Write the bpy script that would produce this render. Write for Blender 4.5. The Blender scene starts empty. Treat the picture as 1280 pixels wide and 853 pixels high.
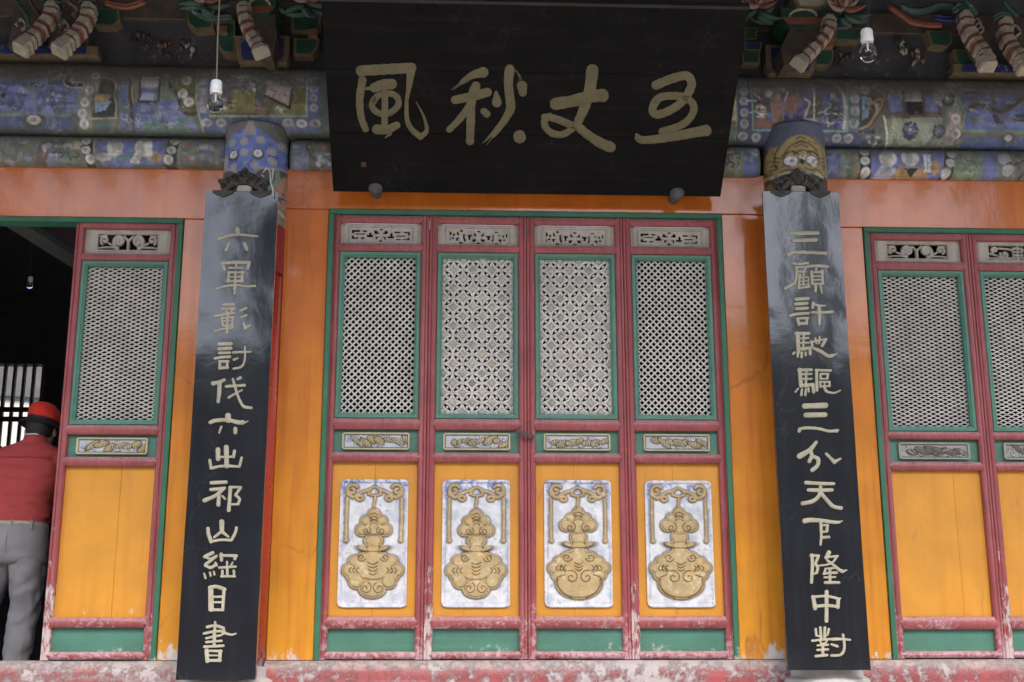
import bpy, math, random
import numpy as np
from mathutils import Vector, Matrix
R = math.radians
scene = bpy.context.scene
col = scene.collection

# ------------------------------------------------------------------ camera
CF, PITCH, YAW, ROLL = 1502.3, 0.22707447, 0.041446593, -0.00061   # focal length in photo pixels, angles in radians
CAM = np.array([0.0, -6.6, 0.46])
cp, sp_, cy, sy = math.cos(PITCH), math.sin(PITCH), math.cos(YAW), math.sin(YAW)
FWD = np.array([sy*cp, cy*cp, sp_]); RT = np.array([cy, -sy, 0.0]); UP = np.cross(RT, FWD)
RT, UP = math.cos(ROLL)*RT + math.sin(ROLL)*UP, -math.sin(ROLL)*RT + math.cos(ROLL)*UP
cam = bpy.data.cameras.new('camera'); cam_o = bpy.data.objects.new('camera', cam); col.objects.link(cam_o)
m = Matrix.Identity(4)
for i in range(3):
    m[i][0], m[i][1], m[i][2], m[i][3] = RT[i], UP[i], -FWD[i], CAM[i]
cam_o.matrix_world = m
cam.sensor_width = 36.0; cam.lens = CF/1280*36; cam.clip_start = 0.05; cam.clip_end = 2000
scene.camera = cam_o

# ------------------------------------------------------------------ world, sun, exposure
SUN_EL, SUN_AZ = 58, 168          # high, hazy, from over the courtyard
world = bpy.data.worlds.new('World'); scene.world = world; world.use_nodes = True
wn, wl = world.node_tree.nodes, world.node_tree.links
sky = wn.new('ShaderNodeTexSky'); sky.sky_type = 'NISHITA'; sky.sun_disc = False
sky.sun_elevation = R(SUN_EL); sky.sun_rotation = R(SUN_AZ); sky.air_density = 1.0; sky.dust_density = 4.0; sky.ozone_density = 0.6
bg = wn['Background']; wl.new(sky.outputs[0], bg.inputs[0]); bg.inputs[1].default_value = 0.15
sun = bpy.data.lights.new('sun', 'SUN'); sun.energy = 0.9; sun.angle = R(25); sun.color = (1, .965, .92)
sun_o = bpy.data.objects.new('sun', sun); col.objects.link(sun_o)
az = R(SUN_AZ); d = Vector((math.sin(az)*math.cos(R(SUN_EL)), math.cos(az)*math.cos(R(SUN_EL)), math.sin(R(SUN_EL))))
sun_o.rotation_euler = d.to_track_quat('Z', 'Y').to_euler(); sun_o.location = (0, -20, 30)
scene.view_settings.view_transform = 'Standard'; scene.view_settings.look = 'None'
scene.view_settings.exposure = 2.05; scene.view_settings.gamma = 1.0
scene.cycles.max_bounces = 8; scene.cycles.diffuse_bounces = 5

# ------------------------------------------------------------------ measuring helpers
def ray(px, py):
    return FWD*CF + RT*(px-640) + UP*(426.5-py)
def at(px, py, Y):                # a point of the photograph carried to the plane y = Y of the place
    d = ray(px, py); return CAM + d*((Y-CAM[1])/d[1])
class Plane:                      # a board standing in the place: point, normal
    def __init__(s, p, n): s.p = np.array(p, float); s.n = np.array(n, float)/np.linalg.norm(n)
    def __call__(s, px, py, h=0.0):
        d = ray(px, py); t = ((s.p-CAM)@s.n)/(d@s.n); return CAM + d*t + s.n*h
def photo_x(x, y, z):             # inverse of at(), used only to rule the beam paintings in even units
    v = np.array([x, y, z])-CAM; return 640 + CF*(v@RT)/(v@FWD)
def lin(c):
    c = np.asarray(c, float)/255.0
    return np.where(c <= .04045, c/12.92, ((c+.055)/1.055)**2.4)

# ------------------------------------------------------------------ materials
MATS = {}
def mat(name, rgb, rough=.6, var=.12, vscale=3.0, coat=0.0, coat_rough=.15, bump=.0, bscale=60.0, spec=.5,
        wear=None, dust=None, metal=0.0, coat_ior=1.5, wstretch=1, wsoft=.01, low=None, crack=None, attr=False, grain=None, streak=None):
    """rgb is the linear base colour. wear=(rgb, amount, scale, ztop) ; dust=(rgb, amount) lies on faces that look up ;
    grain=(rgb, scale, amount) long vertical streaks"""
    M = bpy.data.materials.new(name); M.use_nodes = True
    N, L = M.node_tree.nodes, M.node_tree.links
    P = N['Principled BSDF']; P.inputs['Roughness'].default_value = rough; P.inputs['Metallic'].default_value = metal
    P.inputs['Specular IOR Level'].default_value = spec
    P.inputs['Coat Weight'].default_value = coat; P.inputs['Coat Roughness'].default_value = coat_rough; P.inputs['Coat IOR'].default_value = coat_ior
    geo = N.new('ShaderNodeNewGeometry')
    def noise(scale, detail=6, vec=None, rough_=.6):
        n = N.new('ShaderNodeTexNoise'); n.inputs['Scale'].default_value = scale; n.inputs['Detail'].default_value = detail
        n.inputs['Roughness'].default_value = rough_
        L.new(vec or geo.outputs['Position'], n.inputs['Vector']); return n.outputs['Fac']
    def ramp(fac, a, b, va=0, vb=1):
        r = N.new('ShaderNodeMapRange'); r.inputs[1].default_value = a; r.inputs[2].default_value = b
        r.inputs[3].default_value = va; r.inputs[4].default_value = vb; L.new(fac, r.inputs[0]); return r.outputs[0]
    def mix(f, a, b, kind='MIX'):
        x = N.new('ShaderNodeMix'); x.data_type = 'RGBA'; x.blend_type = kind
        if isinstance(f, (int, float)): x.inputs[0].default_value = f
        else: L.new(f, x.inputs[0])
        for s, v in ((6, a), (7, b)):
            if isinstance(v, (tuple, list)): x.inputs[s].default_value = (*v[:3], 1)
            else: L.new(v, x.inputs[s])
        return x.outputs[2]
    def math_(op, a, b):
        x = N.new('ShaderNodeMath'); x.operation = op
        for s, v in ((0, a), (1, b)):
            if isinstance(v, (int, float)): x.inputs[s].default_value = v
            else: L.new(v, x.inputs[s])
        return x.outputs[0]
    if attr:
        A = N.new('ShaderNodeAttribute'); A.attribute_name = 'paint'; base = A.outputs['Color']
    else:
        base = tuple(rgb)
    if low:                                       # base colour blends into a second tone towards the foot
        sep = N.new('ShaderNodeSeparateXYZ'); L.new(geo.outputs['Position'], sep.inputs[0])
        zz_ = math_('ADD', sep.outputs[2], ramp(noise(3.5, 4), .3, .7, -.35, .35)); base = mix(ramp(zz_, .6, 2.5, 1, 0), base, low)
    lo = 1-var; hi = 1+var
    n1 = noise(vscale)
    v1 = ramp(n1, .3, .7, lo, hi)
    cmb = N.new('ShaderNodeCombineColor'); [L.new(v1, cmb.inputs[i]) for i in range(3)]
    c = mix(1.0, base, cmb.outputs[0], 'MULTIPLY')
    if grain:
        mp = N.new('ShaderNodeMapping'); mp.inputs['Scale'].default_value = (1, 1, .06); L.new(geo.outputs['Position'], mp.inputs[0])
        g = noise(grain[1], 5, mp.outputs[0]); c = mix(ramp(g, .48, .75, 0, grain[2]), c, grain[0])
    if streak:
        mp = N.new('ShaderNodeMapping'); mp.inputs['Scale'].default_value = (.06, 1, 1); L.new(geo.outputs['Position'], mp.inputs[0])
        g = noise(streak[1], 5, mp.outputs[0]); c = mix(ramp(g, .48, .75, 0, streak[2]), c, streak[0])
    rsock = None
    if wear:
        wrgb, amt, wsc, ztop = wear
        wv = None
        if wstretch != 1:
            mp = N.new('ShaderNodeMapping'); mp.inputs['Scale'].default_value = (1, 1, wstretch); L.new(geo.outputs['Position'], mp.inputs[0]); wv = mp.outputs[0]
        n = noise(wsc, 12, wv, .72)
        n = math_('ADD', n, ramp(noise(wsc*.13, 3), .35, .65, -.10, .07))
        if ztop is not None:
            sep = N.new('ShaderNodeSeparateXYZ'); L.new(geo.outputs['Position'], sep.inputs[0])
            zf = ramp(sep.outputs[2], .24, ztop, .16, -.14)
            n = math_('ADD', n, zf)
        f = ramp(n, .66-amt*.25-wsoft, .69-amt*.25+wsoft)
        c = mix(f, c, wrgb)
        rsock = f
    if crack:                                     # fine crazing and scratches, only here and there
        mp = N.new('ShaderNodeMapping'); mp.inputs['Scale'].default_value = (1, 1, crack[3]); L.new(geo.outputs['Position'], mp.inputs[0])
        nz_ = N.new('ShaderNodeTexNoise'); nz_.inputs['Scale'].default_value = crack[1]*2; nz_.inputs['Detail'].default_value = 3; L.new(mp.outputs[0], nz_.inputs['Vector'])
        ad = N.new('ShaderNodeMix'); ad.data_type = 'VECTOR'; ad.inputs[0].default_value = .12; L.new(mp.outputs[0], ad.inputs[4]); L.new(nz_.outputs['Color'], ad.inputs[5])
        vo = N.new('ShaderNodeTexVoronoi'); vo.feature = 'DISTANCE_TO_EDGE'; vo.inputs['Scale'].default_value = crack[1]; L.new(ad.outputs[1], vo.inputs['Vector'])
        f = math_('MULTIPLY', ramp(vo.outputs['Distance'], 0, .022, 1, 0), ramp(noise(crack[1]*.45, 3), .50, .62, 0, crack[2]))
        c = mix(f, c, crack[0])
    if dust:
        sep = N.new('ShaderNodeSeparateXYZ'); L.new(geo.outputs['Normal'], sep.inputs[0])
        n = noise(40, 5)
        f = math_('MULTIPLY', ramp(sep.outputs[2], .15, .75), ramp(n, .3, .6, .3*dust[1], dust[1]))
        c = mix(f, c, dust[0])
    L.new(c, P.inputs['Base Color'])
    rn = ramp(noise(vscale*2.3, 5), .3, .7, max(rough-.08, .03), min(rough+.12, 1)); L.new(rn, P.inputs['Roughness'])
    if rsock is not None and coat:
        L.new(ramp(rsock, 0, 1, coat, 0), P.inputs['Coat Weight'])
    if bump:
        b = N.new('ShaderNodeBump'); b.inputs['Strength'].default_value = bump; b.inputs['Distance'].default_value = .01
        nn = noise(bscale, 6)
        if rsock is not None: nn = math_('SUBTRACT', nn, math_('MULTIPLY', rsock, .5))
        L.new(nn, b.inputs['Height']); L.new(b.outputs[0], P.inputs['Normal'])
        if coat: L.new(b.outputs[0], P.inputs['Coat Normal'])
    MATS[name] = M
    return M
PINK = (.50, .30, .31); CHALK = (.55, .51, .47)
mat('orange_paint', (.60, .150, .016), .42, .20, 2.2, spec=.3, coat=.8, coat_rough=.09, coat_ior=1.52, low=(.64, .27, .020), crack=((.30, .10, .03), 3.2, .7, .35), wstretch=.5, wsoft=.02, bump=.10, bscale=9, grain=((.46, .11, .014), 16, .7), wear=(CHALK, .16, 14, .42))
mat('yellow_paint', (.62, .265, .016), .5, .13, 3.0, coat=.25, coat_rough=.3, bump=.12, bscale=14, grain=((.50, .19, .012), 18, .45), wstretch=.4, wsoft=.02, crack=((.34, .16, .05), 5, .5, .12), wear=((.62, .50, .33), .22, 22, .58))
mat('red_paint', (.28, .052, .052), .5, .22, 5.0, grain=((.42, .19, .19), 55, .38), coat=.35, coat_rough=.25, bump=.4, bscale=40, wsoft=.05, wear=(PINK, .34, 42, .62), dust=((.46, .29, .29), .85))
mat('red_paint_chipped', (.28, .052, .052), .5, .2, 5.0, grain=((.42, .19, .19), 55, .38), coat=.2, bump=.5, bscale=40, wstretch=.30, wsoft=.02, wear=((.55, .44, .41), .42, 70, 1.0), dust=((.50, .36, .35), .9))
mat('green_paint', (.060, .180, .122), .45, .16, 4.0, wsoft=.03, coat=.25, coat_rough=.3, bump=.25, bscale=35, streak=((.09, .27, .18), 18, .5), wear=((.40, .42, .38), .0, 16, .42), dust=((.22, .36, .30), .7))
mat('dark_green_trim', (.03, .14, .075), .5, .2, 5.0, bump=.2, wear=((.3, .36, .3), .05, 15, .5))
mat('column_red', (.42, .028, .026), .3, .12, 3.0, coat=.6, coat_rough=.18, bump=.1, bscale=10, wear=((.55, .42, .40), .08, 14, .45))
mat('lacquer', (.011, .012, .015), .38, .25, 2.0, spec=.15, coat=1.0, coat_ior=1.6, coat_rough=.07, bump=.05, bscale=9, grain=((.022, .024, .028), 30, .5), crack=((.05, .052, .055), 7, .5, .6))
mat('sign_lacquer', (.0048, .0047, .0047), .5, .3, 4.0, spec=.07, coat=.03, coat_rough=.3, bump=.15, bscale=26, streak=((.013, .012, .011), 30, .6), crack=((.05, .047, .04), 9, .4, 1))
mat('sign_gold', (.120, .102, .048), .55, .22, 14, bump=.3, bscale=50, streak=((.17, .13, .05), 60, .6))
mat('letter_gold', (.37, .335, .24), .65, .16, 20, bump=.2, bscale=60)
mat('lattice_paint', (.66, .62, .56), .7, .16, 12, bump=.2, dust=((.62, .59, .53), .6), grain=((.36, .33, .28), 40, .5))
mat('rosette_paint', (.50, .46, .385), .7, .35, 9, bump=.3)
mat('cream_board', (.46, .41, .34), .7, .16, 14, bump=.3, grain=((.30, .25, .2), 40, .6), dust=((.5, .45, .38), .5))
mat('carving', (1, 1, 1), .6, .16, 18, attr=True, bump=.35, bscale=70)
mat('mural', (1, 1, 1), .62, .22, 9, attr=True, bump=.5, bscale=60, streak=((.12, .115, .095), 26, .6), wsoft=.03, wear=((.22, .21, .18), .14, 30, None), dust=((.12, .11, .095), .95))
mat('capital_mural', (1, 1, 1), .5, .16, 12, attr=True, bump=.35, bscale=60, wear=((.4, .38, .34), .05, 26, None))
mat('sill_paint', (.30, .055, .055), .6, .25, 6.0, bump=1.0, bscale=30, wsoft=.04, wear=((.42, .36, .345), .68, 13, None), streak=((.36, .22, .22), 16, .7), dust=((.42, .38, .35), 1.0))
mat('sill_top', (.40, .37, .34), .8, .3, 9, bump=.6, bscale=30, wear=((.36, .14, .14), .7, 12, None))
mat('whitewash', (.42, .40, .375), .85, .2, 9, bump=.5, bscale=20)
mat('stone', (.30, .29, .27), .85, .2, 2, bump=.4, bscale=12)
mat('paving', (.17, .168, .16), .9, .2, .6, bump=.3, bscale=6)
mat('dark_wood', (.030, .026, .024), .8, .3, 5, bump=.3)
mat('frieze_paint', (.050, .047, .052), .75, .45, 7, bump=.4, bscale=30, wear=((.16, .15, .15), .1, 18, None))
mat('eave_wood', (.035, .03, .025), .85, .3, 3, bump=.3)
mat('inner_red', (.09, .010, .012), .6, .3, 4)
mat('inner_grey', (.09, .095, .085), .7, .2, 4)
mat('bracket_green', (.014, .060, .036), .6, .3, 14, bump=.3, dust=((.10, .12, .09), .6))
mat('bracket_blue', (.018, .026, .11), .6, .35, 14, bump=.3, wear=((.20, .26, .38), .12, 40, None))
mat('bracket_edge', (.15, .11, .06), .7, .3, 16, bump=.3)
mat('bracket_rust', (.20, .07, .04), .7, .25, 16, bump=.3)
mat('bracket_brown', (.075, .055, .042), .7, .35, 12, bump=.4)
mat('trunk_white', (.34, .30, .235), .65, .25, 20, bump=.5)
mat('trunk_red', (.17, .05, .035), .65, .3, 20, bump=.4)
mat('petal', (.24, .17, .13), .65, .35, 26, bump=.3)
mat('petal_red', (.17, .06, .04), .65, .3, 26, bump=.3)
mat('leaf_green', (.035, .075, .055), .7, .35, 14, bump=.4, wear=((.25, .3, .25), .1, 30, None))
mat('ornament', (.060, .055, .045), .6, .5, 30, bump=.8, bscale=90, dust=((.17, .16, .13), .7))
mat('iron', (.09, .085, .085), .6, .3, 30, metal=.2, bump=.3)
mat('porcelain', (.82, .82, .80), .35, .03, 5)
mat('cord', (.22, .19, .15), .8, .1, 5)
mat('white_cord', (.6, .6, .58), .8, .1, 5)
mat('cap_red', (.62, .030, .012), .8, .1, 20, bump=.2, bscale=200)
mat('cap_black', (.008, .008, .010), .8, .1, 20)
mat('shirt_red', (.38, .050, .046), .85, .10, 8, bump=.3, bscale=14)
mat('trouser_grey', (.235, .222, .225), .85, .12, 8, bump=.35, bscale=12)
mat('belt', (.36, .32, .24), .6, .1, 20)
mat('skin', (.42, .22, .15), .55, .08, 20)
mat('hair', (.012, .010, .010), .6, .3, 60, bump=.5, bscale=200)
mat('shoe', (.02, .018, .016), .5, .1, 20)
mat('bark', (.10, .075, .055), .9, .3, 5, bump=.6)
mat('foliage', (.05, .085, .035), .7, .45, 1.2)
mat('far_wall', (.62, .60, .56), .9, .15, 1.5)
mat('roof_tile', (.10, .10, .10), .8, .3, 3)
mat('seal_red', (.07, .02, .015), .6, .3, 60)
g = bpy.data.materials.new('glass'); g.use_nodes = True; P = g.node_tree.nodes['Principled BSDF']
P.inputs['Transmission Weight'].default_value = 1; P.inputs['Roughness'].default_value = .03; P.inputs['IOR'].default_value = 1.25
MATS['glass'] = g

# ------------------------------------------------------------------ object helpers
def tag(o, label=None, cat=None, group=None, kind=None):
    if label: o['label'] = label
    if cat: o['category'] = cat
    if group: o['group'] = group
    if kind: o['kind'] = kind
    return o
def thing(name, label, cat, loc=(0, 0, 0), group=None):
    o = bpy.data.objects.new(name, None); o.empty_display_size = .05; col.objects.link(o); o.location = loc
    return tag(o, label, cat, group)
def link(name, me, parent=None, loc=None, kind=None, label=None):
    o = bpy.data.objects.new(name, me); col.objects.link(o)
    if parent: o.parent = parent
    if loc is not None: o.location = loc
    if kind: o['kind'] = kind
    if label: o['label'] = label
    return o
def world_of(o):
    v = Vector((0, 0, 0))
    while o is not None: v += o.location; o = o.parent
    return v
class MB:
    def __init__(s): s.v = []; s.f = []; s.mi = []; s.cur = 0
    def add(s, vs, fs, mi=None):
        b = len(s.v); s.v += [tuple(map(float, v)) for v in vs]
        for f in fs: s.f.append([i+b for i in f]); s.mi.append(s.cur if mi is None else mi)
        return s
    def box(s, x0, x1, y0, y1, z0, z1, mi=None, bv=0.0):
        if bv <= 0:
            vs = [(x, y, z) for x in (x0, x1) for y in (y0, y1) for z in (z0, z1)]
            return s.add(vs, [(0, 1, 3, 2), (4, 6, 7, 5), (0, 4, 5, 1), (2, 3, 7, 6), (0, 2, 6, 4), (1, 5, 7, 3)], mi)
        # front edges chamfered (front = -y)
        lo = [(x0, y1, z0), (x1, y1, z0), (x1, y1, z1), (x0, y1, z1)]
        mid = [(x0, y0+bv, z0), (x1, y0+bv, z0), (x1, y0+bv, z1), (x0, y0+bv, z1)]
        fr = [(x0+bv, y0, z0+bv), (x1-bv, y0, z0+bv), (x1-bv, y0, z1-bv), (x0+bv, y0, z1-bv)]
        fs = [(3, 2, 1, 0), (8, 9, 10, 11)]
        for k in range(4):
            n = (k+1) % 4; fs += [(k, n, 4+n, 4+k), (4+k, 4+n, 8+n, 8+k)]
        return s.add(lo+mid+fr, fs, mi)
    def prism(s, pts, off, mi=None):           # closed 3-D outline swept by vector off
        n = len(pts); pts = [np.array(p) for p in pts]; off = np.array(off)
        vs = pts+[p+off for p in pts]
        return s.add(vs, [list(range(n)), list(range(2*n-1, n-1, -1))]+[(i, i+n, (i+1) % n+n, (i+1) % n) for i in range(n)], mi)
    def frame(s, x0, x1, z0, z1, prof, mi=None):   # mitred picture frame; prof = [(inset, y)...]
        vs = []; fs = []
        for d, y in prof: vs += [(x0+d, y, z0+d), (x1-d, y, z0+d), (x1-d, y, z1-d), (x0+d, y, z1-d)]
        for j in range(len(prof)-1):
            for k in range(4):
                n = (k+1) % 4; fs.append((4*j+k, 4*j+n, 4*j+4+n, 4*j+4+k))
        return s.add(vs, fs, mi)
    def tube(s, pts, r, n=8, mi=None, caps=True):
        pts = [np.array(p, float) for p in pts]; rs = r if hasattr(r, '__len__') else [r]*len(pts)
        vs = []; fs = []; ref = np.array([0, 0, 1.0])
        for i, p in enumerate(pts):
            t = pts[min(i+1, len(pts)-1)]-pts[max(i-1, 0)]; t /= max(np.linalg.norm(t), 1e-9)
            rf = ref if abs(t@ref) < .95 else np.array([1.0, 0, 0])
            a = np.cross(t, rf); a /= np.linalg.norm(a); b = np.cross(t, a)
            for k in range(n):
                an = 2*math.pi*k/n; vs.append(p+(a*math.cos(an)+b*math.sin(an))*rs[i])
        for i in range(len(pts)-1):
            for k in range(n):
                q = (k+1) % n; fs.append((i*n+k, i*n+q, (i+1)*n+q, (i+1)*n+k))
        if caps: fs += [list(range(n-1, -1, -1)), [len(vs)-n+k for k in range(n)]]
        return s.add(vs, fs, mi)
    def loft(s, rings, mi=None, caps=True):
        n = len(rings[0]); vs = [p for r_ in rings for p in r_]; fs = []
        for i in range(len(rings)-1):
            for k in range(n):
                q = (k+1) % n; fs.append((i*n+k, i*n+q, (i+1)*n+q, (i+1)*n+k))
        if caps: fs += [list(range(n-1, -1, -1)), [len(vs)-n+k for k in range(n)]]
        return s.add(vs, fs, mi)
    def lathe(s, cx, cy_, prof, n=20, mi=None):    # prof [(r, z)...] about a vertical axis
        return s.loft([[(cx+r_*math.cos(2*math.pi*k/n), cy_+r_*math.sin(2*math.pi*k/n), z) for k in range(n)] for r_, z in prof], mi)
    def mesh(s, name, mats, org=(0, 0, 0), smooth=False, fixn=True):
        me = bpy.data.meshes.new(name)
        ox, oy, oz = org
        me.from_pydata([(x-ox, y-oy, z-oz) for x, y, z in s.v], [], s.f)
        for m_ in (mats if isinstance(mats, (list, tuple)) else [mats]): me.materials.append(MATS[m_])
        me.polygons.foreach_set('material_index', s.mi)
        if fixn:
            import bmesh
            b = bmesh.new(); b.from_mesh(me); bmesh.ops.recalc_face_normals(b, faces=b.faces); b.to_mesh(me); b.free()
        if smooth: me.polygons.foreach_set('use_smooth', [True]*len(me.polygons))
        me.update(); return me
    def obj(s, name, mats, parent=None, smooth=False, kind=None, label=None, auto=None):
        org = tuple(world_of(parent)) if parent else (0, 0, 0)
        me = s.mesh(name, mats, org, smooth or auto is not None)
        if auto is not None: me.set_sharp_from_angle(angle=R(auto))
        return link(name, me, parent, None, kind, label)
def grid_mesh(name, V, keep, mats, paint=None, smooth=True, back=None, mi=None, sharp=None):
    """V (ny,nx,3) nodes; keep (ny-1,nx-1) cells; back = y of the rear edge of walls round holes and outline"""
    ny, nx, _ = V.shape; idx = np.arange(ny*nx).reshape(ny, nx)
    a, b, c, d_ = idx[:-1, :-1][keep], idx[:-1, 1:][keep], idx[1:, 1:][keep], idx[1:, :-1][keep]
    quads = np.stack([a, d_, c, b], 1)
    verts = V.reshape(-1, 3); pc = None if paint is None else paint.reshape(-1, 3)
    if back is not None:
        K = np.zeros((ny+1, nx+1), bool); K[1:-1, 1:-1] = keep
        e = []
        up = K[1:-1, 1:-1] & ~K[:-2, 1:-1]; e.append((idx[:-1, :-1][up], idx[:-1, 1:][up]))
        dn = K[1:-1, 1:-1] & ~K[2:, 1:-1]; e.append((idx[1:, 1:][dn], idx[1:, :-1][dn]))
        lf = K[1:-1, 1:-1] & ~K[1:-1, :-2]; e.append((idx[1:, :-1][lf], idx[:-1, :-1][lf]))
        rt = K[1:-1, 1:-1] & ~K[1:-1, 2:]; e.append((idx[:-1, 1:][rt], idx[1:, 1:][rt]))
        p = np.concatenate([q[0] for q in e]); q_ = np.concatenate([q[1] for q in e]); n0 = len(verts); k = len(p)
        # own copies of edge vertices so that the walls shade sharply
        pv, qv = verts[p], verts[q_]; pb = pv.copy(); qb = qv.copy(); pb[:, 1] = back; qb[:, 1] = back
        verts = np.concatenate([verts, pv, qv, qb, pb])
        ar = np.arange(k); quads = np.concatenate([quads, np.stack([n0+ar, n0+k+ar, n0+2*k+ar, n0+3*k+ar], 1)])
        if pc is not None: pc = np.concatenate([pc, pc[p]*.8, pc[q_]*.8, pc[q_]*.8, pc[p]*.8])
    used = np.unique(quads); remap = np.zeros(len(verts), int); remap[used] = np.arange(len(used))
    verts = verts[used]; quads = remap[quads]
    me = bpy.data.meshes.new(name)
    me.vertices.add(len(verts)); me.vertices.foreach_set('co', verts.ravel())
    me.loops.add(quads.size); me.loops.foreach_set('vertex_index', quads.ravel().astype(np.int32))
    me.polygons.add(len(quads)); me.polygons.foreach_set('loop_start', np.arange(0, quads.size, 4, dtype=np.int32))
    me.polygons.foreach_set('use_smooth', np.full(len(quads), smooth))
    me.update(calc_edges=True)
    for m_ in (mats if isinstance(mats, (list, tuple)) else [mats]): me.materials.append(MATS[m_])
    if pc is not None:
        ca = me.color_attributes.new('paint', 'FLOAT_COLOR', 'POINT'); rgba = np.ones((len(used), 4)); rgba[:, :3] = pc[used]
        ca.data.foreach_set('color', rgba.ravel())
    return me

# ------------------------------------------------------------------ a sheet of paint (flat colours brushed by shape)
def vnoise(shape, cell, seed, octaves=3):
    r = np.random.RandomState(seed); out = np.zeros(shape); amp = 1; tot = 0
    for o in range(octaves):
        c = max(cell/(2**o), 1.0); gy, gx = int(shape[0]/c)+3, int(shape[1]/c)+3; g_ = r.rand(gy, gx)
        y = np.arange(shape[0])/c; x = np.arange(shape[1])/c; yi = y.astype(int); xi = x.astype(int)
        fy = (y-yi)[:, None]; fx = (x-xi)[None]; fy = fy*fy*(3-2*fy); fx = fx*fx*(3-2*fx)
        v = (g_[yi][:, xi]*(1-fy)*(1-fx)+g_[yi+1][:, xi]*fy*(1-fx)+g_[yi][:, xi+1]*(1-fy)*fx+g_[yi+1][:, xi+1]*fy*fx)
        out += v*amp; tot += amp; amp *= .5
    return out/tot
def seg_dist(X, Y, pts):
    D = np.full(X.shape, 1e9)
    for (x0, y0), (x1, y1) in zip(pts[:-1], pts[1:]):
        dx, dy = x1-x0, y1-y0; L2 = dx*dx+dy*dy+1e-9
        t = np.clip(((X-x0)*dx+(Y-y0)*dy)/L2, 0, 1); D = np.minimum(D, np.hypot(X-x0-t*dx, Y-y0-t*dy))
    return D
def inside(X, Y, pts):
    I = np.zeros(X.shape, bool); n = len(pts)
    for i in range(n):
        x0, y0 = pts[i]; x1, y1 = pts[(i+1) % n]
        if y0 == y1: continue
        c = ((y0 > Y) != (y1 > Y)) & (X < (x1-x0)*(Y-y0)/(y1-y0)+x0); I ^= c
    return I
def spiral(cx, cy_, r0, turns, start=0, dirn=1, r1=2, n=26):
    return [(cx+(r0+(r1-r0)*t)*math.cos(start+dirn*turns*2*math.pi*t), cy_+(r0+(r1-r0)*t)*math.sin(start+dirn*turns*2*math.pi*t)) for t in np.linspace(0, 1, n)]
class Sheet:
    def __init__(s, X, Y, base, seed=1):
        s.X, s.Y = X, Y; s.C = np.zeros(X.shape+(3,))+lin(base); s.seed = seed
        s.wx = (vnoise(X.shape, 7, seed, 2)-.5)*2.2; s.wy = (vnoise(X.shape, 7, seed+1, 2)-.5)*2.2
    def put(s, m_, rgb, a=1.0):
        m_ = np.clip(m_, 0, 1)[..., None]*a; s.C = s.C*(1-m_)+lin(rgb)*m_; return s
    def ell(s, cx, cy_, rx, ry, rgb, a=1.0):
        d = np.hypot((s.X+s.wx*.5-cx)/rx, (s.Y+s.wy*.5-cy_)/ry); return s.put((1-d)*min(rx, ry)+.5, rgb, a)
    def poly(s, pts, rgb, a=1.0):
        return s.put(inside(s.X+s.wx, s.Y+s.wy, pts).astype(float), rgb, a)
    def rect(s, x0, y0, x1, y1, rgb, a=1.0):
        return s.poly([(x0, y0), (x1, y0), (x1, y1), (x0, y1)], rgb, a)
    def line(s, pts, w, rgb, a=1.0):
        return s.put(w/2-seg_dist(s.X+s.wx*.6, s.Y+s.wy*.6, pts)+.5, rgb, a)
    def dot(s, cx, cy_, r_, ring=(150, 150, 150)):
        s.ell(cx, cy_, r_, r_, (205, 202, 195)); s.ell(cx, cy_, r_*.6, r_*.6, ring); s.ell(cx, cy_, r_*.3, r_*.3, (215, 212, 205)); return s
    def speckle(s, x0, y0, x1, y1, cols, n, size=(2, 5), seed=0):
        r = random.Random(seed+int(x0))
        for _ in range(n):
            cx, cy_ = r.uniform(x0, x1), r.uniform(y0, y1)
            s.ell(cx, cy_, r.uniform(*size), r.uniform(*size)*.6, r.choice(cols), r.uniform(.5, 1))
        return s
    def scribble(s, x0, y0, x1, y1, cols, n, w=1.4, seed=0):
        r = random.Random(seed+int(x0)*3)
        for _ in range(n):
            x, y = r.uniform(x0, x1), r.uniform(y0, y1); pts = [(x, y)]; a = r.uniform(0, 6.3)
            for _k in range(4):
                a += r.uniform(-1.2, 1.2); x += math.cos(a)*4; y += math.sin(a)*2.5; pts.append((x, y))
            s.line(pts, w, r.choice(cols), .9)
        return s
def smooth_path(pts, n=6):
    if len(pts) < 3: 
        (x0, y0), (x1, y1) = pts; return [(x0+(x1-x0)*t, y0+(y1-y0)*t) for t in np.linspace(0, 1, 4)]
    P_ = [np.array(p, float) for p in pts]; P_ = [2*P_[0]-P_[1]]+P_+[2*P_[-1]-P_[-2]]; out = []
    for i in range(1, len(P_)-2):
        p0, p1, p2, p3 = P_[i-1:i+3]
        for k in range(n):
            t = k/n; out.append(tuple(.5*((2*p1)+(-p0+p2)*t+(2*p0-5*p1+4*p2-p3)*t*t+(-p0+3*p1-3*p2+p3)*t**3)))
    out.append(tuple(P_[-2])); return out
def catm(pts, n=6): return smooth_path(pts, n)

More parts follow.
